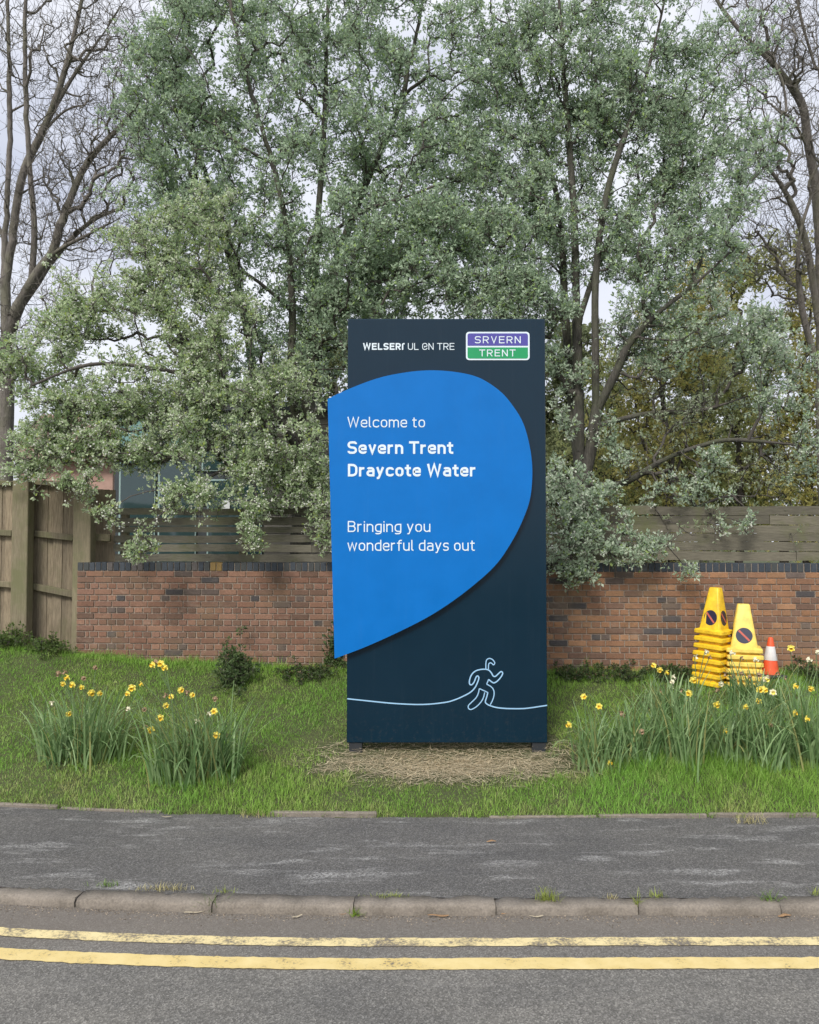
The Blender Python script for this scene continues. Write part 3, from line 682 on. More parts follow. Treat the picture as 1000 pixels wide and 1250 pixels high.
# ------------------------------------------------------------------ slatted fences standing on the wall line
def wall_pt(px, back):
    """a point 'back' metres behind the wall's front face on the sight line at px; returns local x along the wall"""
    s = (px - 500) / 1000.0
    # solve X = s*Y along the shifted wall line
    ox, oy = wl[0] - math.sin(WRZ) * back, wl[1] + math.cos(WRZ) * back
    u = (s * oy - ox) / (math.cos(WRZ) - s * math.sin(WRZ))
    return u, oy + u * math.sin(WRZ)
def slat_fence(name, label, rows, pxl, pxr, joints, mat, back=.34):
    f = empty(name, (wl[0], wl[1], 0), WRZ); tag(f, label, 'fence', 'slatted fences on the wall line')
    for ri, (y0, y1) in enumerate(rows):
        xs_ = [pxl + random.uniform(-1, 2)] + joints[ri % len(joints)] + [pxr]
        for a, b_ in zip(xs_, xs_[1:]):
            ua, Ya = wall_pt(a, back); ub, Yb = wall_pt(b_, back); Ym = (Ya + Yb) / 2
            zt, zb2 = P(500, y0, Ym)[2], P(500, y1, Ym)[2]; n = max(2, int((ub - ua) / .12)); th = .022
            sag = random.uniform(-.006, .006); V = []
            for i in range(n + 1):
                x_ = ua + .004 + (ub - ua - .008) * i / n; wv = .004 * math.sin(x_ * 3 + ri * 2.1) + random.gauss(0, .0013) + sag * (2 * i / n - 1)
                yy = back + .004 * math.sin(x_ * 2.3 + ri) + (.004 if ri % 2 else 0)
                V += [(x_, yy, zb2 + wv), (x_, yy, zt + wv + random.gauss(0, .0013)), (x_, yy + th, zt + wv), (x_, yy + th, zb2 + wv)]
            F = [(0, 3, 2, 1), (4 * n, 4 * n + 1, 4 * n + 2, 4 * n + 3)]
            for i in range(n):
                for j in range(4): k, k2 = 4 * i + j, 4 * i + (j + 1) % 4; F.append((k, k2, k2 + 4, k + 4))
            me = bpy.data.meshes.new('slat'); me.from_pydata(V, [], F); me.materials.append(mat); link('slat', me, f)
    zt = P(500, rows[0][0] + 1, 10.4)[2]
    ua, ub = wall_pt(pxl, back)[0], wall_pt(pxr, back)[0]; x_ = ua + .12
    while x_ < ub:
        box('post', (x_, back + .075, (zt + .7) / 2), (.085, .09, zt - .7), M['wood_post'], f); x_ += 1.55
rowsL = [(620.5, 628.5), (631.5, 641.3), (643, 650), (653.5, 662.5), (664.5, 673.5), (676.5, 685.8)]
slat_fence('slatted_fence', 'dark mossy horizontal slat fence with open gaps, left of the sign', rowsL, 139, 452, [[225], [395], [], [392, 420], [381], []], M['wood_slat_dark'])
rowsR = [(618, 628.6), (629.2, 640.4), (641, 650.4), (650.9, 661), (661.6, 672.2), (673, 684)]
slat_fence('slatted_fence', 'grey mossy fence of close horizontal boards behind the yellow cones', rowsR, 640, 1070, [[800], [745, 940], [], [880], [760], [972]], M['wood_slat'])

# ------------------------------------------------------------------ close-board fence on the left
fence = empty('board_fence', (-4.6, 10.45, 1.0)); tag(fence, 'weathered close-board wooden fence with mossy square posts at the far left', 'fence')
FO = np.array(fence.location)
def rail(name, p0, p1, h, d, mat):
    p0, p1 = np.array(p0) - FO, np.array(p1) - FO; c = (p0 + p1) / 2; dv = p1 - p0; Lr = np.linalg.norm(dv)
    box(name, c, (Lr, d, h), mat, fence, (0, -math.atan2(dv[2], math.hypot(dv[0], dv[1])), math.atan2(dv[1], dv[0])), .005)
def post(px0, px1, pyt, pyb, Y, rz):
    a, b_ = P(px0, pyt, Y), P(px1, pyb, Y)
    box('post', ((a[0] + b_[0]) / 2 - FO[0], Y + .08 - FO[1], (a[2] + b_[2]) / 2 - .12 - FO[2]), ((b_[0] - a[0]) * .9, .14, a[2] - b_[2] + .24), M['wood_post'], fence, (0, 0, rz), .008)
post(13.5, 34, 586, 774, 10.28, rad(-8)); post(88, 111, 597, 790, 10.28, rad(-8))
FYb = 10.52
def boards(px0, px1, top, bot, Y, step=8.6):
    x = px0; k = 0
    while x < px1:
        wpx = min(step * random.uniform(.85, 1.15), px1 - x + .8)
        f = (x - px0) / max(1, px1 - px0); yt = top[0] + (top[1] - top[0]) * f + random.uniform(-.5, .5); yb = bot[0] + (bot[1] - bot[0]) * f
        a, b_ = P(x, yt, Y), P(x + wpx, yb, Y)
        box('board', ((a[0] + b_[0]) / 2 - FO[0], Y + (k % 2) * .014 + random.uniform(0,.005) - FO[1], (a[2] + b_[2]) / 2 - FO[2]), (b_[0] - a[0] - .007, .016, a[2] - b_[2]), M['wood_v'], fence, (0, rad(random.uniform(-.25, .25)), rad(4)), .002)
        x += wpx; k += 1
boards(-80, 13, (584, 587), (760, 778), FYb); boards(30, 92, (588, 592), (776, 800), FYb); boards(106, 139, (597, 598), (696, 700), FYb + .1)
for (x0, y0, x1, y1, h) in ((-80, 584, 15, 590.5, .06), (31, 588, 90, 592, .06), (-80, 645, 15, 651, .075), (32, 650, 90, 656.5, .08), (-80, 706, 15, 714, .075), (32, 714, 90, 725.5, .085), (109, 655.5, 135, 656.5, .09)):
    rail('rail', P(x0, y0, FYb - .045), P(x1, y1, FYb - .045), h, .05, M['wood_post'])

# ------------------------------------------------------------------ cones
def rsq(h, r, n=4):
    r = min(r, h * .98); out = []
    for s, (sx_, sy) in enumerate(((1, 1), (-1, 1), (-1, -1), (1, -1))):
        for k in range(n + 1):
            a = rad(90 * s + 90 * k / n); out.append((sx_ * (h - r) + r * math.cos(a), sy * (h - r) + r * math.sin(a)))
    return out
def square_cone(mat):
    prof = [(.140, .0, .02), (.196, .0, .03), (.202, .008, .03), (.200, .042, .03), (.192, .050, .03), (.158, .054, .03), (.150, .062, .03), (.069, .545, .022), (.062, .556, .02), (.03, .558, .012),
            (.03, .548, .012), (.055, .546, .018), (.138, .05, .026)]
    V = []; m = 20
    for h, z, r in prof: V += [(x, y, z) for x, y in rsq(h, r)]
    F = []
    for i in range(len(prof) - 1):
        for j in range(m): a, b_ = i * m + j, i * m + (j + 1) % m; F.append((a, b_, b_ + m, a + m))
    F.append(tuple(range(9 * m, 10 * m)))
    me = bpy.data.meshes.new('body'); me.from_pydata(V, [], F); me.materials.append(mat); me.validate()
    bm = bmesh.new(); bm.from_mesh(me); bmesh.ops.recalc_face_normals(bm, faces=bm.faces[:]); bm.to_mesh(me); bm.free()
    for p in me.polygons: p.use_smooth = True
    try: me.set_sharp_from_angle(angle=rad(35))
    except Exception: pass
    return me
def disc_me(r, mat):
    V = [(r * math.cos(2 * math.pi * k / 28), 0, r * math.sin(2 * math.pi * k / 28)) for k in range(28)]
    me = bpy.data.meshes.new('decal'); me.from_pydata(V, [], [tuple(range(28))]); me.materials.append(mat); return me
def slash_me(r, mat):
    c, s = math.cos(rad(-45)), math.sin(rad(-45)); q = [(-r * .9, -.011), (r * .9, -.011), (r * .9, .011), (-r * .9, .011)]
    me = bpy.data.meshes.new('slash'); me.from_pydata([(x * c - z * s, -.0012, x * s + z * c) for x, z in q], [], [(0, 1, 2, 3)]); me.materials.append(mat); return me
cone_mats = {'deep': (square_cone(M['cone_yellow']), disc_me(.092, M['decal_navy']), slash_me(.092, M['decal_red'])),
             'pale': (square_cone(M['cone_pale']), disc_me(.092, M['decal_faded']), slash_me(.092, M['decal_red']))}
def cone(kind, loc, rz, tilt, label, decals, size=1.0):
    e = empty('no_waiting_cone', loc); e.scale = (size, size, max(size, .95)); e.rotation_euler = (tilt[0], tilt[1], rz); tag(e, label, 'traffic cone', 'stacked yellow square cones')
    bme, dme, sme = cone_mats[kind]; link('body', bme, e)
    if decals:
        sl = math.atan((.150 - .069) / (.545 - .062)); zc = .195; hh = .150 - (zc - .062) * (.081 / .483) + .0015
        for k in range(4):
            a = k * math.pi / 2
            d = link('decal', dme, e, (math.sin(a) * hh, -math.cos(a) * hh, zc), (-sl, 0, a)); link('slash', sme, d)
    return e
ordn = ['top', 'second', 'third', 'fourth', 'fifth', 'sixth', 'seventh', 'eighth', 'ninth']
def stack(kind, px, py_top_flange, Y, n, pitch, rz, lean, nm, size=1.0):
    top = P(px, py_top_flange, Y); 
    gnd = float(bank_z(top[0], Y)) - .02
    n_fit = max(1, int(round((top[2] - .05 * size - gnd) / pitch)) + 1); pitch = (top[2] - .05 * size - gnd) / (n_fit - 1)
    for k in range(n_fit):
        z = top[2] - .05 * size - k * pitch; j = random.uniform(-.006, .006)
        cone(kind, (top[0] - lean * k * pitch + j, Y + random.uniform(-.006, .006), z), rz + random.uniform(-.05, .05), (random.uniform(-.012, .012), lean * .6 + random.uniform(-.015, .015), 0),
             ('top cone of the %s stack of yellow no-waiting cones by the wall' % nm) if k == 0 else ('%s cone down in the %s stack of yellow no-waiting cones' % (ordn[k], nm)), k == 0, size)
stack('deep', 872, 768.5, 9.52, 8, .084, rad(-44), .085, 'taller left', .84)
stack('pale', 908, 789.5, 9.48, 6, .076, rad(-18), .0, 'shorter right', .97)
oc = P(940, 810, 9.62); oz = float(bank_z(oc[0], 9.62))
small = empty('traffic_cone', (oc[0], 9.62, oz)); small.scale = (1.12, 1.12, 1.08); small.rotation_euler = (0, rad(2), rad(12)); tag(small, 'small orange and white round traffic cone beside the yellow stacks', 'traffic cone')
def lathe(name, prof, mat, parent, n=24):
    V = [(r * math.cos(2 * math.pi * j / n), r * math.sin(2 * math.pi * j / n), z) for r, z in prof for j in range(n)]
    F = [(i * n + j, i * n + (j + 1) % n, (i + 1) * n + (j + 1) % n, (i + 1) * n + j) for i in range(len(prof) - 1) for j in range(n)]
    F.append(tuple((len(prof) - 1) * n + j for j in range(n)))
    me = bpy.data.meshes.new(name); me.from_pydata(V, [], F); me.materials.append(mat)
    for p in me.polygons: p.use_smooth = len(p.vertices) == 4
    return link(name, me, parent)
lathe('body', [(.092, .03), (.090, .045), (.026, .41), (.021, .425), (.012, .428)], M['cone_orange'], small)
lathe('sleeve', [(.0668, .185), (.0672, .188), (.0424, .33), (.0410, .332)], M['cone_white'], small)
bm = bmesh.new(); box_bm(bm, (0, 0, .018), (.25, .25, .036), None, .012); link('base', bm_mesh('base', bm, M['rubber']), small)

# ------------------------------------------------------------------ trees
def frusta(p0, p1, r0, r1, sides):
    n = len(p0); d = unit(p1 - p0); ref = np.where(np.abs(d[:, 2:3]) > .9, np.array([[1.0, 0, 0]]), np.array([[0, 0, 1.0]]))
    u = unit(np.cross(d, ref)); v_ = np.cross(d, u); a = np.arange(sides) * 2 * np.pi / sides
    ring = u[:, None] * np.cos(a)[None, :, None] + v_[:, None] * np.sin(a)[None, :, None]
    V = np.concatenate([p0[:, None] + ring * r0[:, None, None], (p1 + d * r1[:, None] * .35)[:, None] + ring * r1[:, None, None]], 1)
    k = np.arange(sides); q = np.stack([k, (k + 1) % sides, (k + 1) % sides + sides, k + sides], 1)
    F = (np.arange(n) * 2 * sides)[:, None, None] + q[None]
    return V.reshape(-1, 3), F.reshape(-1, 4)
def segs_mesh(name, segs, mat, parent, minside=3):
    """segs: (p0,p1,r0,r1) arrays"""
    p0, p1, r0, r1 = segs; Vs, Fs, k = [], [], 0
    s = np.where(r0 > .05, 10, np.where(r0 > .015, 6, minside))
    for sd in np.unique(s):
        m = s == sd; V, F = frusta(p0[m], p1[m], r0[m], r1[m], int(sd)); Vs.append(V); Fs.append(F + k); k += len(V)
    return link(name, mesh_np(name, np.concatenate(Vs), [np.concatenate(Fs)], mat, smooth=True), parent)
def grow(stems, pts, bf=.3, r_tip=.0035, expo=.45, wob=.06):
    """stems: list of polylines (first starts at ground; later ones start at a point of an earlier one); pts: (n,3) tips. Returns segments."""
    nodes, par, pl = [], [], []
    for st in stems:
        st = [np.array(p) for p in st]; dense = [np.array(q) for q in catmull(st, 6)]
        prev = -1; plen = 0
        if nodes:
            A = np.array(nodes); dd = np.linalg.norm(A - dense[0], axis=1); j = int(dd.argmin())
            prev, plen = j, pl[j]
            if dd[j] < .25: dense = dense[1:]
        for q in dense:
            if prev >= 0: plen = plen + np.linalg.norm(q - nodes[prev])
            nodes.append(q); par.append(prev); pl.append(plen); prev = len(nodes) - 1
    nst = len(nodes); n = len(pts)
    A = np.array(nodes); PL = np.array(pl)
    best = np.full(n, 1e9); bj = np.zeros(n, int)
    for j in range(nst):
        c = np.linalg.norm(pts - A[j], axis=1) + bf * PL[j]; m = c < best; best[m] = c[m]; bj[m] = j
    done = np.zeros(n, bool); dist = best.copy()
    for _ in range(n):
        i = int(np.where(done, 1e9, dist).argmin()); done[i] = True
        q = pts[i]; pj = bj[i]; e = np.linalg.norm(q - nodes[pj]); pl_new = pl[pj] + e
        nodes.append(q); par.append(pj); pl.append(pl_new); idx = len(nodes) - 1
        c = np.linalg.norm(pts - q, axis=1) + bf * pl_new; m = (c < dist) & ~done; dist[m] = c[m]; bj[m] = idx
    Nn = len(nodes); Q = np.array(nodes); par = np.array(par); cnt = np.ones(Nn); cnt[:nst] = .01
    kids = np.zeros(Nn, bool)
    for i in np.argsort(-np.array(pl)):
        if par[i] >= 0: cnt[par[i]] += cnt[i]; kids[par[i]] = True
    R = r_tip * np.maximum(cnt, 1) ** expo
    P0, P1, R0, R1 = [], [], [], []
    for i in range(Nn):
        j = par[i]
        if j < 0: continue
        a, b_ = Q[j], Q[i]; ln = np.linalg.norm(b_ - a); k = 1 if (i < nst and ln < .3) else max(2, int(ln / .16)); ra = min(R[j], R[i] * 1.5); rb = R[i]
        pts_ = [a + (b_ - a) * u for u in np.linspace(0, 1, k + 1)]
        w1 = rng.normal(0, wob * ln, 3); w1[2] += .08 * ln          # a slow bow plus small kinks
        for u in range(1, k):
            f = u / k; pts_[u] = pts_[u] + w1 * 4 * f * (1 - f) * .6 + rng.normal(0, .009, 3)
        for u in range(k):
            P0.append(pts_[u]); P1.append(pts_[u + 1]); R0.append(ra + (rb - ra) * u / k); R1.append(ra + (rb - ra) * (u + 1) / k)
    return np.array(P0), np.array(P1), np.array(R0), np.array(R1), Q, nst
def blob_points(blobs, spray=False, droop=0.0, dens=1.0):
    """points filling ellipsoids given by picture position and distance; 'spray' strings them along short side shoots"""
    out = []
    for (px, py, rx, ry, Y, rY, n) in blobs:
        n = max(3, int(n * dens)); k = 6 if spray and n > 11 else 1; m = max(1, n // k)
        c = P(px, py, Y); ext = np.array([rx * Y / 1000, rY, ry * Y / 1000])
        u = unit(rng.normal(size=(m, 3))) * rng.uniform(0, 1, (m, 1)) ** (1 / 2.4)
        st = c + u * ext
        if k == 1: out.append(st); continue
        d = unit(u * np.array([1, .6, .5]) + rng.normal(0, .55, (m, 3)) + np.array([0, 0, droop]))
        ln = rng.uniform(.3, .75, (m, 1)) * min(1.0, ext.max() / .5)
        for q in range(k):
            f = q / (k - 1) - .5
            out.append(st + d * ln * f + np.array([0, 0, -.12]) * (f ** 2) * ln + rng.normal(0, .03, (m, 3)))
    return np.concatenate(out), None
def leaves(centres, per, spread, size, cols, up=.5, wid=.5, tvar=.16):
    """rosettes of folded leaves round short twigs; returns mesh data and twig segments"""
    n = len(centres); nt_ = per
    tw = unit(rng.normal(size=(n, nt_, 3)) + np.array([0, -.25, up])) * rng.uniform(.35, 1, (n, nt_, 1)) * spread
    tip = centres[:, None] + tw
    base = np.repeat(centres[:, None], nt_, 1)
    segs = (base.reshape(-1, 3), tip.reshape(-1, 3))
    k = 7; m = n * nt_
    T = tip.reshape(-1, 3); ax = unit(tw.reshape(-1, 3))
    d = unit(rng.normal(size=(m, k, 3)) * .8 + ax[:, None] * .55 + np.array([0, 0, .25]))
    along = rng.uniform(-.45, .1, (m, k, 1)) * spread * .6
    b0 = T[:, None] + ax[:, None] * along + d * .012
    ln = size * rng.uniform(.6, 1.25, (m, k, 1)); wv = unit(np.cross(d, rng.normal(size=(m, k, 3)))); nr = np.cross(wv, d)
    mid = b0 + d * ln * .5
    V = np.stack([b0, mid + wv * ln * wid * .5 + nr * ln * .1, b0 + d * ln - nr * ln * .08, mid - wv * ln * wid * .5 + nr * ln * .1], 2).reshape(-1, 3)
    q = (np.arange(m * k) * 4)[:, None]; F = np.concatenate([q + np.array([[0, 1, 2]]), q + np.array([[0, 2, 3]])])
    c0, c1 = np.array(cols[0]), np.array(cols[1]); f = np.clip(rng.uniform(0, 1, (m, 1, 1)) + rng.normal(0, .25, (m, k, 1)), 0, 1)
    t_ = (c0 * (1 - f) + c1 * f) * rng.uniform(1 - tvar, 1 + tvar, (m, k, 1))
    if len(cols) > 2:
        s = rng.uniform(0, 1, (m, k, 1)) < .07; t_ = np.where(s, np.array(cols[2]), t_)
    return V, F, np.repeat(t_.reshape(-1, 3), 4, axis=0), segs
def tree(name, label, base_px, baseY, stems_px, groups, matb, r_tip=.0035, expo=.45, bf=.3, trunk_r=None, wob=.06, extra_twigs=0, group=None, dens=1.0):
    """groups: list of (blobs, leaf spec or None, blossom share)"""
    b0 = P(base_px, 640, baseY); gz0 = float(bank_z(b0[0], baseY))
    root = empty(name, (b0[0], baseY, gz0)); tag(root, label, 'tree', group)
    stems = []
    for st in stems_px:
        pts_ = []
        for (px, py, Y) in st:
            pts_.append(np.array([b0[0], baseY, gz0 - .1]) if py is None else P(px, py, Y))
        stems.append(pts_)
    allp, spec = [], []
    for gi, (blobs, lf, bl) in enumerate(groups):
        p_, _ = blob_points(blobs, bool(lf), (.35 if gi == 0 else -.05), dens if gi == 0 else dens * .95 if gi == 1 else 1.0); allp.append(p_); spec += [gi] * len(p_)
    pts = np.concatenate(allp); spec = np.array(spec)
    p0, p1, r0, r1, Q, nst = grow(stems, pts, bf, r_tip, expo, wob)
    off = np.array(root.location); big = r0 > (.028 if name != 'twiggy_shrub' else 9.0)
    s = lambda m: (p0[m] - off, p1[m] - off, r0[m], r1[m])
    if big.any(): segs_mesh('trunk', s(big), matb, root)
    segs_mesh('branches', s(~big), M['twig'] if not extra_twigs else matb, root)
    if extra_twigs:
        n = len(pts) * extra_twigs; a = np.repeat(pts, extra_twigs, 0) - off; dv = unit(rng.normal(size=(n, 3)) + np.array([0, 0, .55])); ln = rng.uniform(.1, .42, (n, 1)); m1 = a + dv * ln * .55 + rng.normal(0, .02, (n, 3)); e1 = m1 + unit(dv + np.array([0, 0, .7]) + rng.normal(0, .3, (n, 3))) * ln * .5
        segs_mesh('twigs', (np.concatenate([a, m1]), np.concatenate([m1, e1]), np.concatenate([np.full(n, .0034), np.full(n, .0026)]), np.concatenate([np.full(n, .003), np.full(n, .002)])), matb, root)
    Vs, Fs, Ts, S0, S1, k = [], [], [], [], [], 0; BV, BF, BT, bk_ = [], [], [], 0
    for gi, (blobs, lf, bl) in enumerate(groups):
        if not lf: continue
        c = pts[spec == gi]; V, F, T, (a, b_) = leaves(c, *lf); Vs.append(V - off); Fs.append(F + k); Ts.append(T); k += len(V); S0.append(a - off); S1.append(b_ - off)
        if bl:                                              # heads of small white flowers at twig tips
            tips = b_[rng.uniform(size=len(b_)) < bl]; nf = 9
            ct = np.repeat(tips, nf, 0) + rng.normal(0, .022, (len(tips) * nf, 3)); m = len(ct)
            nrm = unit(rng.normal(size=(m, 3)) + np.array([0, -.6, .8])); u = unit(np.cross(nrm, rng.normal(size=(m, 3)))); v_ = np.cross(nrm, u); r_ = rng.uniform(.008, .014, (m, 1))
            V = np.stack([ct + u * r_, ct + v_ * r_, ct - u * r_, ct - v_ * r_], 1).reshape(-1, 3); q = (np.arange(m) * 4)[:, None] + np.array([[0, 1, 2, 3]])
            BV.append(V - off); BF.append(q + bk_); BT.append(np.repeat(np.array([.78, .79, .70]) * rng.uniform(.75, 1.05, (m, 1)), 4, 0)); bk_ += len(V)
    if Vs:
        link('crown', mesh_np('crown', np.concatenate(Vs), [np.concatenate(Fs)], M['leaf'], np.concatenate(Ts)), root)
        a, b_ = np.concatenate(S0), np.concatenate(S1); segs_mesh('twigs', (a, b_, np.full(len(a), .003), np.full(len(a), .002)), M['twig'], root)
    if BV: link('blossom', mesh_np('blossom', np.concatenate(BV), [np.concatenate(BF)], M['blossom'], np.concatenate(BT)), root)
    return root
# leaf specs: rosettes per point, spread, leaf length, colours (two ends of the range, rare accent), upward bias, width
G_UP = (6, .23, .056, ((.29, .395, .26), (.57, .69, .50), (.46, .62, .22)), .5, .5)
G_SKIRT = (6, .17, .046, ((.33, .45, .22), (.62, .71, .46), (.42, .52, .14)), .5, .55)
G_B = (6, .22, .055, ((.29, .395, .26), (.58, .69, .51), (.46, .62, .22)), .5, .48)
G_BS = (6, .165, .048, ((.32, .43, .28), (.60, .68, .53), (.36, .48, .16)), .5, .55)
# middle-left tree: many stems, crown filling the top left, low boughs sweeping over the fence
tree('flowering_tree', 'pale green many-stemmed tree in young leaf, left behind the sign', 365, 11.6,
     [[(365, None, 0), (372, 560, 11.6), (382, 420, 11.6), (386, 300, 11.6), (395, 170, 11.7), (400, 20, 11.8), (404, -90, 11.8)],
      [(372, 560, 11.6), (355, 470, 11.5), (357, 380, 11.4), (345, 250, 11.3), (300, 90, 11.2), (270, -60, 11.2)],
      [(365, 620, 11.6), (325, 560, 11.7), (312, 480, 11.8), (298, 380, 11.9), (265, 260, 12.0), (225, 120, 12.1)],
      [(382, 420, 11.6), (408, 330, 11.7), (440, 240, 11.9), (490, 120, 12.0), (520, -20, 12.1)],
      [(386, 300, 11.6), (440, 260, 11.3), (510, 235, 11.0), (580, 205, 10.9)],
      [(372, 560, 11.6), (330, 505, 11.0), (270, 470, 10.4), (190, 450, 10.0), (110, 445, 9.8), (40, 470, 9.7)],
      [(357, 380, 11.4), (290, 330, 11.0), (220, 350, 10.7), (140, 400, 10.4)],
      [(365, 600, 11.6), (330, 570, 10.8), (290, 565, 10.2), (240, 590, 9.8), (180, 600, 9.6)]],
     [([(300, 60, 140, 120, 11.7, 1.2, 330), (460, 40, 130, 120, 11.9, 1.2, 300), (235, 190, 70, 110, 11.7, .9, 170), (360, 190, 130, 100, 11.6, 1.2, 260), (500, 190, 110, 100, 11.6, 1.1, 230), (580, 120, 70, 120, 11.8, 1.0, 150),
        (300, 300, 110, 70, 11.4, 1.0, 150), (430, 310, 90, 70, 11.4, 1.0, 110), (560, 320, 90, 70, 11.0, .9, 150), (390, 420, 60, 60, 11.7, .7, 50), (450, 400, 40, 60, 11.3, .6, 60), (470, 335, 100, 65, 11.2, .8, 190), (410, 355, 80, 65, 11.6, .7, 130), (330, 440, 70, 50, 11.5, .6, 80), (180, 130, 40, 90, 11.9, .8, 90), (200, 250, 50, 60, 11.6, .7, 80), (520, 270, 90, 60, 11.3, .8, 130), (340, 380, 70, 60, 11.5, .7, 70), (210, 60, 50, 90, 11.8, .8, 110), (300, -80, 160, 80, 11.8, 1.3, 150), (480, -80, 150, 80, 12, 1.3, 150)], G_UP, 0),
      ([(230, 290, 90, 60, 10.8, .7, 130), (215, 390, 110, 55, 10.5, .6, 150), (100, 410, 90, 40, 10.2, .4, 80), (45, 480, 60, 60, 9.9, .35, 80), (150, 480, 90, 45, 10.1, .45, 120), (255, 470, 90, 60, 10.3, .5, 140), (330, 480, 60, 70, 10.7, .5, 70),
        (100, 515, 60, 38, 10.0, .3, 75), (60, 530, 50, 30, 9.9, .3, 50), (210, 520, 80, 45, 10.0, .4, 100), (300, 480, 70, 50, 10.4, .4, 70), (180, 330, 60, 50, 10.6, .5, 70), (130, 370, 60, 40, 10.4, .4, 55), (240, 350, 70, 50, 10.7, .5, 70), (290, 555, 80, 45, 10.1, .4, 105), (170, 545, 80, 35, 9.9, .35, 80), (75, 560, 60, 28, 9.8, .25, 60), (225, 605, 60, 18, 9.7, .2, 45), (345, 590, 50, 45, 10.2, .4, 60), (385, 560, 25, 80, 10.4, .3, 60), (314, 618, 14, 14, 9.75, .1, 9), (309, 640, 10, 16, 9.65, .08, 9), (311, 662, 9, 12, 9.6, .06, 8),
        (395, 620, 12, 25, 10.0, .12, 10), (397, 655, 8, 25, 9.9, .1, 9), (130, 625, 14, 12, 9.6, .1, 6), (165, 675, 10, 14, 9.55, .1, 7), (180, 660, 10, 22, 9.6, .1, 4), (105, 590, 30, 12, 9.7, .15, 16), (40, 580, 22, 8, 9.8, .15, 10)], G_SKIRT, .35)], M['bark'], .0030, .45, dens=1.2)
# middle-right tree
tree('flowering_tree', 'grey-green many-stemmed tree with long low boughs, right behind the sign', 712, 11.2,
     [[(712, None, 0), (708, 600, 11.2), (706, 480, 11.2), (704, 380, 11.25), (700, 250, 11.3), (690, 110, 11.4), (680, -40, 11.5)],
      [(708, 590, 11.2), (697, 480, 11.35), (690, 380, 11.5), (680, 240, 11.6), (640, 110, 11.7), (610, -20, 11.8)],
      [(710, 600, 11.2), (726, 520, 11.1), (727, 440, 11.0), (728, 330, 11.0), (745, 220, 11.0), (790, 90, 11.1), (820, -40, 11.1)],
      [(727, 505, 11.1), (752, 455, 10.9), (768, 420, 10.8), (800, 385, 10.7), (850, 345, 10.6), (900, 300, 10.5)],
      [(704, 400, 11.2), (740, 300, 11.4), (790, 230, 11.5), (850, 160, 11.6), (890, 60, 11.7)],
      [(716, 590, 11.2), (760, 590, 10.9), (809, 562, 10.7), (856, 544, 10.6), (899, 537, 10.5), (1000, 546, 10.4)],
      [(710, 610, 11.2), (700, 640, 10.6), (695, 660, 10.1), (700, 690, 9.7)],
      [(727, 520, 11.1), (790, 505, 11.0), (860, 500, 10.9), (950, 470, 10.8)],
      [(690, 380, 11.5), (655, 340, 11.2), (610, 330, 10.9)]],
     [([(620, 70, 70, 110, 11.6, 1.0, 150), (700, 60, 90, 110, 11.4, 1.1, 210), (790, 70, 80, 100, 11.3, 1.0, 150), (690, 190, 90, 80, 11.4, 1.0, 170), (790, 200, 80, 80, 11.3, 1.0, 130), (870, 190, 70, 70, 11.2, .9, 95), (870, 80, 60, 70, 11.4, .8, 60), (850, 290, 90, 60, 10.9, .8, 120),
        (700, 300, 80, 60, 11.3, .9, 100), (620, 310, 60, 60, 11.0, .7, 95), (630, 370, 60, 40, 10.7, .6, 90), (790, 340, 60, 50, 11.0, .7, 60), (930, 200, 40, 60, 11.2, .6, 30), (600, 360, 70, 40, 10.9, .6, 90), (590, 230, 60, 80, 11.3, .8, 110), (650, 240, 60, 60, 11.4, .8, 90), (760, 280, 60, 60, 11.2, .7, 80), (830, 130, 60, 70, 11.3, .8, 90), (740, 130, 60, 70, 11.3, .8, 90), (675, 420, 22, 60, 11.0, .4, 40), (780, 390, 70, 40, 11.0, .6, 60), (700, -80, 150, 70, 11.5, 1.2, 130)], G_B, 0),
      ([(895, 400, 80, 40, 10.5, .5, 85), (960, 420, 60, 45, 10.5, .5, 65), (820, 430, 60, 35, 10.6, .5, 22), (950, 500, 60, 35, 10.5, .4, 35), (985, 560, 30, 40, 10.3, .3, 16), (860, 575, 25, 30, 10.3, .25, 18), (760, 540, 50, 30, 10.6, .3, 16), (690, 470, 25, 60, 10.9, .35, 30),
        (700, 590, 40, 40, 10.2, .35, 36), (695, 640, 34, 45, 9.9, .3, 48), (690, 690, 24, 22, 9.65, .15, 30), (735, 650, 30, 25, 9.8, .2, 32), (745, 612, 45, 15, 10.0, .25, 24), (790, 668, 36, 7, 9.65, .12, 18), (760, 680, 20, 8, 9.65, .1, 10), (845, 702, 7, 6, 9.6, .06, 4), (725, 708, 8, 5, 9.6, .06, 4), (830, 600, 70, 25, 10.2, .25, 16), (900, 640, 50, 15, 10.0, .2, 6)], G_BS, .12),
      ([(790, 450, 60, 50, 11.0, .6, 130), (860, 500, 80, 40, 10.9, .5, 150), (940, 560, 60, 50, 10.7, .4, 110), (800, 570, 60, 35, 10.7, .4, 70), (930, 630, 60, 20, 10.3, .2, 30), (850, 640, 70, 12, 10.0, .15, 22), (770, 400, 40, 40, 11.1, .5, 60)], (1, .2, .045, ((.27, .33, .18), (.5, .55, .40)), .4, .5), 0)], M['bark'], .0030, .46, dens=1.2)
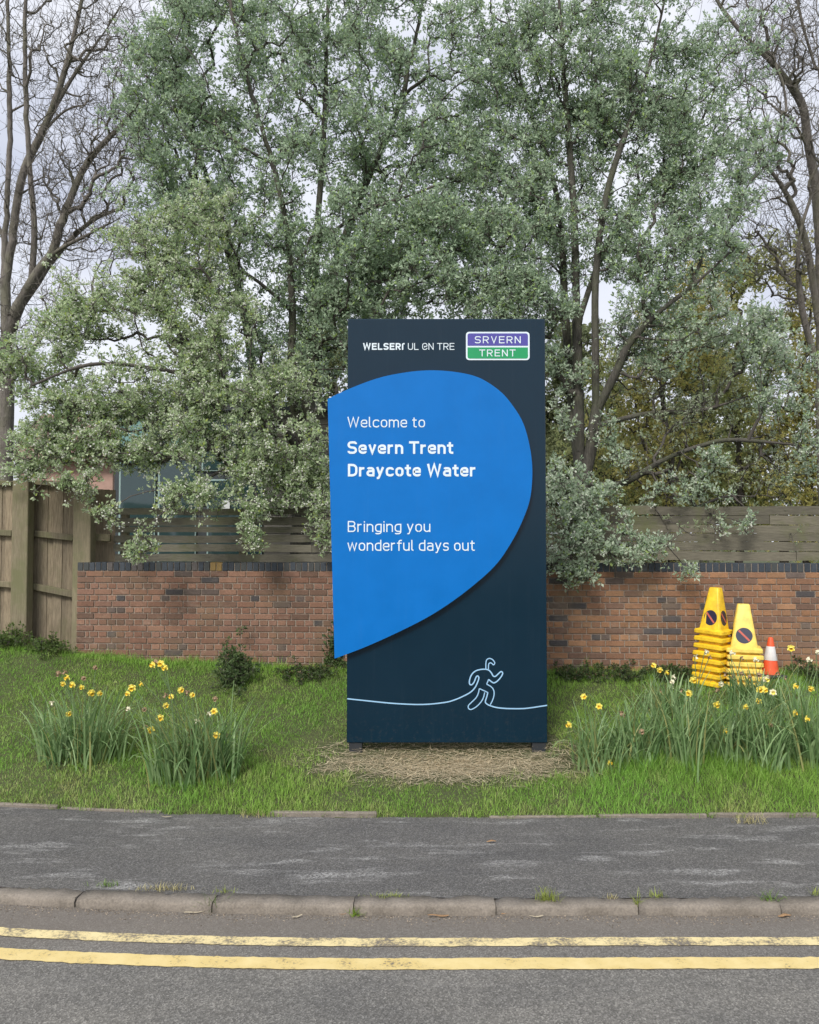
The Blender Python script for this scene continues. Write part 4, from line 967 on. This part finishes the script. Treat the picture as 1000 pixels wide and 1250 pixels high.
# bare trees at both edges
tree('bare_tree', 'leafless brown tree with rising limbs at the left edge', 6, 13.2,
     [[(6, None, 0), (6, 560, 13.2), (8, 430, 13.2), (6, 300, 13.2), (12, 160, 13.2), (10, 20, 13.2), (14, -120, 13.2)],
      [(8, 340, 13.2), (26, 220, 13.1), (52, 160, 13.0), (78, 90, 12.9), (102, -10, 12.9), (120, -110, 12.9)],
      [(50, 165, 13.0), (80, 135, 13.0), (120, 125, 12.9), (178, 117, 12.8)], [(52, 160, 13.0), (85, 100, 13.3), (140, 20, 13.5), (175, -40, 13.6)],
      [(7, 430, 13.2), (22, 375, 13.0), (60, 315, 12.8), (110, 285, 12.6), (175, 252, 12.4)], [(20, 380, 13.0), (75, 305, 13.2), (120, 265, 13.3), (170, 250, 13.4)],
      [(38, 345, 13.0), (42, 280, 13.0), (36, 200, 13.0), (30, 60, 12.9), (34, -60, 12.9)], [(60, 320, 12.8), (100, 210, 13.0), (150, 150, 13.1), (180, 110, 13.2)],
      [(70, 150, 13.0), (110, 180, 12.9), (150, 170, 12.8), (185, 160, 12.8)], [(8, 300, 13.2), (-30, 200, 13.2), (-60, 60, 13.2)]],
     [([(60, 60, 80, 110, 13.1, .8, 420), (140, 60, 60, 90, 13.0, .8, 330), (110, 190, 80, 80, 12.9, .7, 420), (50, 260, 60, 80, 13, .6, 240), (120, 290, 70, 50, 12.8, .6, 200), (170, 170, 40, 60, 12.9, .6, 130), (20, 400, 40, 90, 13, .5, 120), (80, 370, 60, 40, 12.8, .5, 90), (60, -70, 120, 60, 13, .8, 200), (-40, 150, 50, 160, 13.2, .7, 120)], None, 0)], M['bark_brown'], .0034, .46, .25, None, .05, 2, 'bare trees at the edges', 1.15)
tree('bare_tree', 'leafless dark tree with crooked limbs at the right edge', 1010, 13.0,
     [[(1010, None, 0), (1006, 560, 13.0), (1004, 400, 13.0), (998, 250, 13.0), (986, 170, 12.9), (978, 125, 12.8), (946, 80, 12.7), (920, 55, 12.6), (880, 8, 12.6), (850, -50, 12.6)],
      [(1000, 260, 13.0), (1004, 130, 13.0), (996, 40, 13.0), (990, -80, 13.0)], [(1000, 400, 13.0), (985, 300, 12.8), (962, 240, 12.6), (935, 200, 12.4)], [(995, 290, 13), (960, 285, 12.7), (930, 230, 12.5), (905, 215, 12.4)],
      [(990, 190, 12.9), (970, 150, 12.6), (955, 140, 12.5), (935, 155, 12.4)], [(998, 90, 13), (980, 30, 12.8), (968, -30, 12.7)], [(1005, 470, 13), (980, 380, 12.8), (975, 300, 12.6), (990, 240, 12.6)]],
     [([(930, 60, 60, 80, 12.6, .7, 330), (975, 60, 40, 100, 12.8, .7, 260), (960, 190, 60, 70, 12.6, .6, 260), (930, 290, 70, 60, 12.6, .6, 180), (980, 330, 40, 80, 12.8, .5, 150), (890, -40, 80, 50, 12.6, .6, 130), (900, 190, 40, 50, 12.4, .4, 70)], None, 0)], M['bark_brown'], .0034, .465, .25, None, .05, 2, 'bare trees at the edges', 1.15)
# thin yellowing shrubs behind the right-hand fence
Y1 = (4, .27, .075, ((.48, .47, .18), (.74, .67, .26), (.46, .55, .20)), .3, .5); Y2 = (4, .27, .075, ((.38, .44, .19), (.62, .63, .29), (.66, .60, .24)), .3, .5)
for i, (px, Y, bl, sp, lab) in enumerate((
        (815, 14.5, [(815, 430, 60, 60, 14.5, .9, 190), (800, 540, 70, 80, 14.5, .8, 260), (850, 360, 40, 50, 14.6, .7, 100), (815, 650, 80, 40, 14.5, .5, 130)], Y1, 'yellow-leaved thin shrub behind the fence, nearest the right-hand tree trunks'),
        (900, 15.2, [(900, 450, 60, 70, 15.2, .9, 200), (895, 560, 75, 75, 15.2, .8, 330), (905, 330, 50, 50, 15.2, .7, 110), (900, 650, 80, 40, 15.2, .5, 130)], Y2, 'olive twiggy shrub behind the fence above the yellow cones'),
        (985, 14.8, [(985, 460, 50, 70, 14.8, .9, 170), (985, 565, 65, 75, 14.8, .8, 280), (980, 350, 50, 50, 14.8, .7, 90), (990, 650, 80, 40, 14.8, .5, 130)], Y1, 'yellow-green shrub behind the fence at the right edge'),
        (745, 16.5, [(755, 565, 60, 75, 16.5, .9, 260), (740, 470, 40, 50, 16.5, .9, 120), (735, 650, 80, 40, 16.5, .5, 130)], Y2, 'dull olive shrub glimpsed between the right-hand trunks'))):
    tree('twiggy_shrub', lab, px, Y, [[(px, None, 0), (px + 4, 570, Y), (px - 6, 480, Y), (px + 5, 380, Y)], [(px, 600, Y), (px - 30, 540, Y - .2), (px - 45, 450, Y - .2)], [(px, 600, Y), (px + 30, 520, Y + .2), (px + 40, 430, Y + .2)]], [(bl, sp, 0)], M['twig'], .0045, .42, .3, None, .08, 0, 'shrubs behind the right-hand fence')
for i, (px, Y, lab) in enumerate(((408, 24, 'dull green tree far behind, glimpsed past the left edge of the sign'), (690, 25, 'grey-green tree far behind, glimpsed past the right edge of the sign'), (250, 30, 'dull green tree far behind the garden building'), (860, 27, 'broad olive tree far behind the yellow shrubs'))):
    tree('background_tree', lab, px, Y, [[(px, None, 0), (px, 560, Y), (px + 3, 480, Y)]], [([(px, 540, 70, 75, Y, 2.0, 320), (px, 440, 40, 50, Y, 1.5, 110), (px - 50, 600, 60, 40, Y, 2, 160), (px + 50, 600, 60, 40, Y, 2, 160)], (5, .6, .17, ((.13, .16, .075), (.26, .29, .14)), .3, .5), 0)], M['bark'], .008, .45, .3, None, .06, 0, 'trees far behind')

# ------------------------------------------------------------------ buildings behind
lodge = empty('garden_building', (-2.9, 14.0, 1.0)); tag(lodge, 'low grey timber building with dark glazing behind the left fence', 'building'); LO = np.array(lodge.location)
def lbox(name, px0, py0, px1, py1, Y, d, mat, parent=lodge, O=LO, bev=.004):
    a, b_ = P(px0, py1, Y), P(px1, py0, Y)
    return box(name, ((a[0] + b_[0]) / 2 - O[0], Y + d / 2 - O[1], (a[2] + b_[2]) / 2 - O[2]), (b_[0] - a[0], d, b_[2] - a[2]), mat, parent, None, bev)
def sub(name, px0, py0, px1, py1, Y, d, mat, par):
    o = lbox(name, px0, py0, px1, py1, Y, d, mat); o.parent = par; o.location = o.location - par.location; return o
lbox('wall', 138, 500, 440, 720, 14.05, 2.6, M['dark_panel']); rf = lbox('roof', 132, 490, 446, 501, 13.85, 3.0, M['dark_panel'])
y = 503
while y < 690:                                             # lapped boards right of the windows
    a, b_ = P(322, y + 7.2, 14.0), P(440, y, 14.0)
    box('cladding_board', ((a[0] + b_[0]) / 2 - LO[0], .02, (a[2] + b_[2]) / 2 - LO[2]), (b_[0] - a[0], .02, b_[2] - a[2] + .012), M['cladding'], lodge, (rad(-8), 0, 0), .002); y += 7.4
for (x0, y0, x1, y1, mt) in ((144, 506, 176, 548, 'teal'), (178, 506, 205, 548, 'glass'), (207, 506, 240, 548, 'teal'), (144, 552, 190, 690, 'glass'), (192, 552, 240, 690, 'glass'), (252, 585, 320, 690, 'glass'), (246, 510, 318, 575, 'glass')):
    wn = lbox('window', x0, y0, x1, y1, 14.0, .04, M['frame'])
    sub('pane', x0 + 1.8, y0 + 1.8, x1 - 1.8, y1 - 1.8, 13.985, .02, M['teal'] if mt == 'teal' else M['glass'], wn)
lbox('notice', 271, 611, 280.5, 622.5, 13.95, .01, M['notice'], bev=0)
house = empty('tiled_house', (-10.5, 22, 1.0)); tag(house, 'house with pinkish tiled roof seen over the far left fence', 'house'); HO = np.array(house.location)
lbox('wall', 20, 556, 138, 720, 22.4, 4.0, M['render_pink'], house, HO)
ra, rb_, rc = P(8, 560, 22.0), P(150, 560, 22.0), P(40, 507, 24.0)
V, F = [], []; rows, colsn = 12, 18
for r_ in range(rows):
    for c_ in range(colsn):
        u0, u1, v0, v1 = c_ / colsn, (c_ + .96) / colsn, r_ / rows, (r_ + 1.12) / rows
        def rp(u, v_, lift): 
            x = ra[0] + (rb_[0] - ra[0]) * u; return (x - HO[0], 22.0 + 2 * v_ - HO[1], ra[2] + (rc[2] - ra[2]) * v_ - HO[2] + lift)
        k = len(V); V += [rp(u0, v0, .05), rp((u0 + u1) / 2, v0, .09), rp(u1, v0, .05), rp(u1, v1, 0), rp((u0 + u1) / 2, v1, .04), rp(u0, v1, 0), rp(u0, v0, 0), rp(u1, v0, 0)]
        F += [(k, k + 1, k + 4, k + 5), (k + 1, k + 2, k + 3, k + 4), (k + 6, k + 7, k + 2, k + 1, k)]
me = bpy.data.meshes.new('roof_tiles'); me.from_pydata(V, [], F); me.materials.append(M['tile'])
tl = link('roof_tiles', me, house); tl['kind'] = 'stuff'
me = bpy.data.meshes.new('roof'); q = [(ra[0] - HO[0], 0, ra[2] - HO[2] - .02), (rb_[0] - HO[0], 0, ra[2] - HO[2] - .02), (rb_[0] - HO[0], 2, rc[2] - HO[2] - .02), (ra[0] - HO[0], 2, rc[2] - HO[2] - .02), (ra[0] - HO[0], 4, ra[2] - HO[2] - .02), (rb_[0] - HO[0], 4, ra[2] - HO[2] - .02)]
me.from_pydata(q, [], [(0, 1, 2, 3), (3, 2, 5, 4), (0, 3, 4), (1, 5, 2)]); me.materials.append(M['tile']); link('roof', me, house)

# ------------------------------------------------------------------ daffodils
def flower_me(pet, tru, kind):
    bm = bmesh.new(); R_ = .036
    for k in range(6):                                     # petals in a ring facing -Y
        a = k * math.pi / 3; ca, sa = math.cos(a), math.sin(a); z1 = -.004 if k % 2 else -.009
        pts = [(0, 0), (.014, .016), (.011, .030), (0, R_ + .002), (-.011, .030), (-.014, .016)]
        droop = .012 if kind == 2 else 0
        vs = [bm.verts.new((x * ca - y * sa, z1 - (-.006 if abs(x) > 0 else .004) + droop * (y / R_) * 1.5, x * sa + y * ca)) for x, y in pts]
        f = bm.faces.new(vs); f.material_index = 0
    prof = [(.008, -.002), (.011, -.018), (.014, -.030), (.0185, -.036)]; n = 10
    rings = [[bm.verts.new((r * math.cos(2 * math.pi * j / n), y, r * math.sin(2 * math.pi * j / n))) for j in range(n)] for r, y in prof]
    for a, b_ in zip(rings, rings[1:]):
        for j in range(n): f = bm.faces.new((a[j], a[(j + 1) % n], b_[(j + 1) % n], b_[j])); f.material_index = 1; f.smooth = True
    me = bpy.data.meshes.new('flower'); bm.to_mesh(me); bm.free(); me.materials.append(pet); me.materials.append(tru); return me
FL = {'y': flower_me(M['petal'], M['trumpet'], 0), 'c': flower_me(M['petal_pale'], M['petal'], 0), 'w': flower_me(M['petal_dead'], M['petal_dead'], 2), 'p': flower_me(M['petal_pale'], M['petal_pale'], 2)}
def clump(label, px, py, wpx, n, hmin, hmax, flowers, dep=.16, lean_bias=0.0):
    g = on_bank(px, py); e = empty('daffodil_clump', g); tag(e, label, 'daffodils', 'daffodil clumps on the grass')
    Y = g[1]; rx = wpx * Y / 1000; n = int(n * 1.25)
    bx = np.clip(rng.normal(0, .5, n), -1, 1) * rx * .55; by = rng.normal(0, dep * .6, n)
    gx, gy = g[0] + bx, g[1] + by; base = np.stack([bx, by, bank_z(gx, gy) - g[2] - .01], 1)
    az = np.where(bx + rng.normal(0, rx * .5, n) > 0, 0, np.pi) + rng.normal(0, .8, n)
    ln = rng.uniform(hmin * .75, hmax * 1.15, n); tint = np.array([.13, .24, .085]) * (1 - (f := rng.uniform(0, 1, (n, 1)))) + np.array([.33, .46, .21]) * f
    yel = rng.uniform(0, 1, n) < .07; tint[yel] = np.array([.32, .33, .12])
    V, F, T = blades(base, az, ln, rng.uniform(.014, .026, n), rng.uniform(.02, .42, n) + lean_bias, np.where(rng.uniform(0, 1, n) < .6, rng.uniform(.05, .7, n), rng.uniform(.6, 2.4, n)), tint, 7, .25)
    link('leaves', mesh_np('leaves', V, F, M['daff_leaf'], T), e)
    for (fx, fy, kd) in flowers:
        yy = Y + random.uniform(-.12, .1); top = P(fx, fy, yy) - g
        b0 = np.array([np.clip(top[0] * .35 + random.gauss(0, .06), -rx * .6, rx * .6), yy - Y, 0]); b0[2] = float(bank_z(b0[0] + g[0], yy)) - g[2]
        if top[2] - b0[2] < .06: continue
        md = b0 * .45 + top * .55 + np.array([(b0[0] - top[0]) * .25, 0, .05 * abs(top[2])]); nk = top + np.array([random.uniform(-.01, .01), .012, .006])
        pp = np.array(catmull([b0, md, nk], 5)); k = len(pp) - 1
        st = segs_mesh('stem', (pp[:-1], pp[1:], np.full(k, .0045), np.full(k, .0042)), M['stem'], e)
        o = link('flower', FL[kd], e, top + np.array([0, -.014, 0])); s = random.uniform(.75, 1.05) * (.8 if kd in 'wp' else 1); o.scale = (s, s, s)
        o.rotation_euler = (random.uniform(-.1, .6 if kd in 'yc' else 1.3), random.uniform(-.5, .5), random.uniform(-.9, .9))
    return e
M['stem'] = plain('daffodil_stem', (.13, .20, .08, 1), .5, .15, 10)
clump('leafy daffodil clump at the far left with a few yellow heads', 105, 925, 95, 240, .34, .66, [(72, 822, 'w'), (78, 834, 'y'), (84, 826, 'y'), (90, 835, 'y'), (117, 815, 'w'), (103, 828, 'w'), (101, 838, 'y'), (122, 846, 'y'), (112, 845, 'y'), (84, 871, 'y'), (64, 858, 'p'), (80, 820, 'w')])
clump('daffodil clump left of the sign with the most yellow and withered heads', 240, 948, 90, 290, .36, .70, [(190, 808, 'w'), (203, 814, 'y'), (188, 811, 'y'), (197, 810, 'y'), (162, 839, 'y'), (174, 834, 'y'), (157, 846, 'y'), (157, 865, 'p'), (203, 848, 'w'), (221, 842, 'y'), (229, 845, 'w'), (235, 848, 'y'), (203, 861, 'y'), (196, 876, 'y'), (177, 866, 'w'), (185, 890, 'y'), (178, 886, 'w'), (262, 868, 'y'), (256, 871, 'p'), (241, 880, 'p'), (233, 892, 'w'), (265, 897, 'y'), (234, 909, 'w'), (263, 853, 'w'), (210, 850, 'y')])
rc_ = [('small sprawling daffodil clump nearest the sign on its right', 726, 935, 50, 120, .28, .55, [(712, 850, 'y'), (695, 884, 'y'), (743, 930, 'y'), (758, 870, 'w'), (731, 862, 'y')], .2),
       ('daffodil clump with flopped pale leaves right of the sign', 775, 925, 50, 150, .32, .62, [(805, 817, 'y'), (798, 812, 'y'), (813, 820, 'y'), (760, 872, 'w'), (783, 893, 'w')], .2),
       ('daffodil clump in front of the left yellow cone stack', 832, 925, 48, 160, .34, .66, [(845, 829, 'y'), (841, 846, 'y'), (822, 826, 'p'), (874, 859, 'y'), (849, 801, 'p'), (862, 796, 'p'), (866, 802, 'w'), (820, 832, 'p')], .22),
       ('daffodil clump in front of the right yellow cone stack', 888, 922, 45, 160, .34, .66, [(909, 862, 'y'), (926, 855, 'y'), (884, 892, 'y'), (891, 888, 'y'), (875, 842, 'w'), (893, 797, 'p'), (905, 803, 'w'), (931, 840, 'y'), (926, 841, 'y'), (934, 828, 'c')], .22),
       ('daffodil clump with a cream flower below the orange cone', 935, 930, 42, 150, .32, .6, [(943, 845, 'c'), (933, 842, 'y'), (969, 837, 'y'), (969, 870, 'y'), (922, 805, 'p'), (940, 885, 'w')], .2),
       ('tall daffodil clump at the right edge of the picture', 985, 925, 40, 160, .4, .75, [(965, 791, 'y'), (998, 796, 'p'), (987, 805, 'p'), (990, 840, 'y'), (983, 877, 'y'), (996, 815, 'w'), (976, 812, 'w')], .22),
       ('daffodil clump at the back of the bed, left of the yellow cones', 815, 870, 50, 110, .24, .45, [(820, 838, 'p'), (832, 842, 'w'), (805, 843, 'w')], .16),
       ('withered daffodil clump at the back of the bed under the orange cone', 925, 862, 60, 130, .26, .45, [(905, 822, 'w'), (915, 826, 'w'), (926, 824, 'w'), (938, 826, 'w'), (949, 822, 'w'), (895, 825, 'w'), (885, 822, 'w'), (957, 827, 'w'), (880, 835, 'p')], .16)]
for a in rc_: clump(a[0], a[1], a[2], a[3], a[4], a[5], a[6], a[7], a[8])

# ------------------------------------------------------------------ low plants by the wall
def leafy(name, label, cat, px, py, wpx, hpx, n, size, cols, group=None, Y=None, dep=.15, kind=None):
    g = on_bank(px, py); e = empty(name, g); tag(e, label, cat, group, kind); Y = g[1]
    c = np.stack([rng.normal(0, .45, n) * wpx * Y / 1000, rng.normal(0, dep, n), np.abs(rng.normal(0, .5, n)) * hpx * Y / 1000 + .02], 1)
    c[:, 2] += bank_z(g[0] + c[:, 0], Y + c[:, 1]) - g[2]
    V, F, T, (a, b_) = leaves(c, 3, size * 1.6, size, cols, .3, .6)
    link('foliage', mesh_np('foliage', V, [F], M['leaf'], T), e)
    st0 = c.copy(); st0[:, 2] = bank_z(g[0] + c[:, 0] * .6, Y + c[:, 1] * .6) - g[2] - .01; st0[:, 0] *= .6; st0[:, 1] *= .6
    segs_mesh('stems', (np.concatenate([st0, a]), np.concatenate([c, b_]), np.full(len(st0) + len(a), .003), np.full(len(st0) + len(a), .002)), M['twig'], e)
    return e
DG = ((.07, .12, .045), (.15, .21, .08), (.2, .26, .11))
leafy('low_shrub', 'small dark green shrub against the brick wall left of the sign', 'shrub', 285, 832, 24, 34, 90, .045, DG)
leafy('ivy_patch', 'dark ivy climbing the wall beside the left edge of the sign', 'ivy', 411, 818, 9, 60, 70, .05, DG, dep=.04)
for px, wp, lab in ((705, 32, 'low dark weeds at the wall foot just right of the sign'), (765, 34, 'low dark weeds at the wall foot midway to the cones'), (822, 26, 'low dark weeds at the wall foot beside the yellow cones'), (990, 20, 'dark weeds at the wall foot right of the orange cone'), (375, 40, 'low weeds at the wall foot just left of the sign')):
    leafy('weed_patch', lab, 'weeds', px, 828, wp, 9, 70, .032, ((.06, .105, .035), (.13, .18, .065), (.20, .15, .08)), 'weeds along the wall foot', dep=.1)
for px, py, lab in ((8, 790, 'green weeds at the fence foot at the left edge'), (62, 798, 'spindly weeds below the fence between the two posts')):
    leafy('weed_patch', lab, 'weeds', px, py, 26, 16, 70, .035, ((.09, .15, .04), (.17, .24, .07), (.2, .2, .08)), 'weeds along the wall foot', dep=.1)

# ------------------------------------------------------------------ kerb weeds and litter
def tuft(label, px, py, z, n, h, col2, spread):
    d = ray(px, py); t_ = (z - EYE) / d[2]; g = np.array([d[0] * t_, d[1] * t_, z]); e = empty('grass_tuft', g); tag(e, label, 'grass tuft', 'weeds growing along the kerb')
    base = np.stack([rng.normal(0, spread[0], n), rng.normal(0, spread[1], n), np.full(n, -.004)], 1)
    tint = np.array(col2) * rng.uniform(.6, 1.25, (n, 1)) * np.array([1, 1, 1.0])
    V, F, T = blades(base, rng.uniform(0, 6.28, n), rng.uniform(.4, 1, n) * h * 1.45, rng.uniform(.003, .006, n), rng.uniform(.1, 1.0, n), rng.uniform(.1, .9, n), tint, 3)
    link('leaves', mesh_np('leaves', V, F, M['grass'], T), e)
GR, YG, ST = (.17, .27, .06), (.34, .40, .10), (.50, .45, .23)
for a in (('bushy yellow-green grass tuft on the kerb right of centre', 668, 1099, .062, 90, .09, YG, (.03, .012)), ('bright green tuft in the gutter below the sign', 432, 1117, .005, 60, .06, (.22, .34, .04), (.025, .012)),
          ('spindly green weed in the gutter on the left', 258, 1112, .005, 26, .11, GR, (.03, .012)), ('thin tuft in the kerb joint right of centre', 778, 1104, .055, 26, .075, YG, (.01, .012)),
          ('small yellow tuft behind the kerb, right of the kerb joint tuft', 802, 1095, .063, 40, .05, YG, (.03, .012)), ('green weed spreading over the kerb joint on the right', 940, 1098, .063, 40, .07, GR, (.045, .015)),
          ('pale straw-coloured grass strip behind the kerb on the left', 200, 1086, .063, 110, .045, ST, (.09, .015)), ('flat green tuft behind the kerb at the far left', 130, 1081, .063, 50, .04, GR, (.04, .012)),
          ('low yellow grass strip behind the kerb below the sign', 476, 1095, .063, 90, .03, YG, (.08, .012)), ('tiny tuft behind the kerb at the right edge', 996, 1092, .063, 25, .05, YG, (.02, .01)), ('small pale tuft behind the kerb near the left tufts', 275, 1089, .063, 40, .04, YG, (.03, .012)),
          ('sparse tuft behind the kerb between two kerb tufts, right', 745, 1097, .063, 24, .035, ST, (.03, .01)), ('dry tuft overhanging the path edge on the far right', 915, 1004, .063, 70, .08, ST, (.08, .02)), ('dry tuft overhanging the path edge on the left', 310, 997, .063, 60, .06, ST, (.08, .02))): tuft(*a)
def litter(label, px, py, z, Lm, Wm, mat, rz):
    d = ray(px, py); t_ = (z - EYE) / d[2]; g = np.array([d[0] * t_, d[1] * t_, z])
    n = 8; V = []
    for i in range(n + 1):
        f = i / n; x = (f - .5) * Lm * .75; wv = Wm * .75 * (math.sin(math.pi * (f * .92 + .04)) ** .7) * .5; zz = .004 + .007 * math.sin(f * 3 + px) ** 2
        V += [(x, -wv + .002 * math.sin(f * 5 + px), zz), (x, 0, zz + .5 * Wm * .3), (x, wv + .003 * math.cos(f * 6 + px), zz + .003)]
    F = [(3 * i + j, 3 * i + 3 + j, 3 * i + 4 + j, 3 * i + 1 + j) for i in range(n) for j in (0, 1)]
    me = bpy.data.meshes.new('litter'); me.from_pydata(V, [], F); me.materials.append(mat)
    tag(link('dead_leaf' if mat is M['litter'] else 'dry_stem', me, None, g, (0, 0, rz)), label, 'litter', 'dead leaves and stems on the tarmac')
for a in (('bleached bent stem lying at the path edge on the left', 203, 998, .07, .13, .012, 'litter_pale', -.2), ('pale dry stem in the gutter at the left', 237, 1115, .006, .17, .014, 'litter_pale', .15), ('brown curled leaf in the gutter left of centre', 416, 1116, .006, .12, .03, 'litter', -.1),
          ('pale scrap in the gutter below the sign', 363, 1120, .006, .09, .022, 'litter_pale', .5), ('dead leaf in the gutter right of the sign', 622, 1116, .006, .14, .03, 'litter', .1), ('long brown leaf in the gutter below the sign', 535, 1119, .006, .18, .022, 'litter', 0), ('dry stem in the gutter right of the dead leaf', 655, 1120, .006, .12, .012, 'litter_pale', .05),
          ('pale stem in the gutter at the far left', 48, 1104, .006, .14, .016, 'litter_pale', -.1), ('brown leaf on the footway right of centre', 600, 1028, .066, .10, .03, 'litter', .1), 
          ('reddish leaf below the kerb joint on the right', 958, 1119, .006, .12, .03, 'litter', .1)):
    litter(a[0], a[1], a[2], a[3], a[4], a[5], M[a[6]], a[7])

# grit washed along the gutter
n = 2600
gx = rng.uniform(-3.6, 3.6, n); gy = kerb_y(gx) - .004 - np.abs(rng.normal(0, .06, n)) * (1 + .6 * vnoise(gx, gx * 0, 2.5, 3)); sz_ = rng.uniform(.0018, .006, n)
oc_ = np.array([(1, 0, 0), (0, 1, 0), (-1, 0, 0), (0, -1, 0), (0, 0, .8)]); V = np.stack([gx, gy, np.full(n, .001)], 1)[:, None] + (oc_[None] + rng.normal(0, .22, (n, 5, 3))) * sz_[:, None, None]
F = (np.arange(n) * 5)[:, None, None] + np.array([(0, 1, 4), (1, 2, 4), (2, 3, 4), (3, 0, 4)])[None]
T = np.repeat(np.array([.24, .20, .155]) * rng.uniform(.4, 1.7, (n, 1)), 5, 0)
tag(link('gutter_grit', mesh_np('gutter_grit', V.reshape(-1, 3), [F.reshape(-1, 3)], M['straw'], T)), 'fine brown grit lying along the kerb foot', 'grit', kind='stuff')
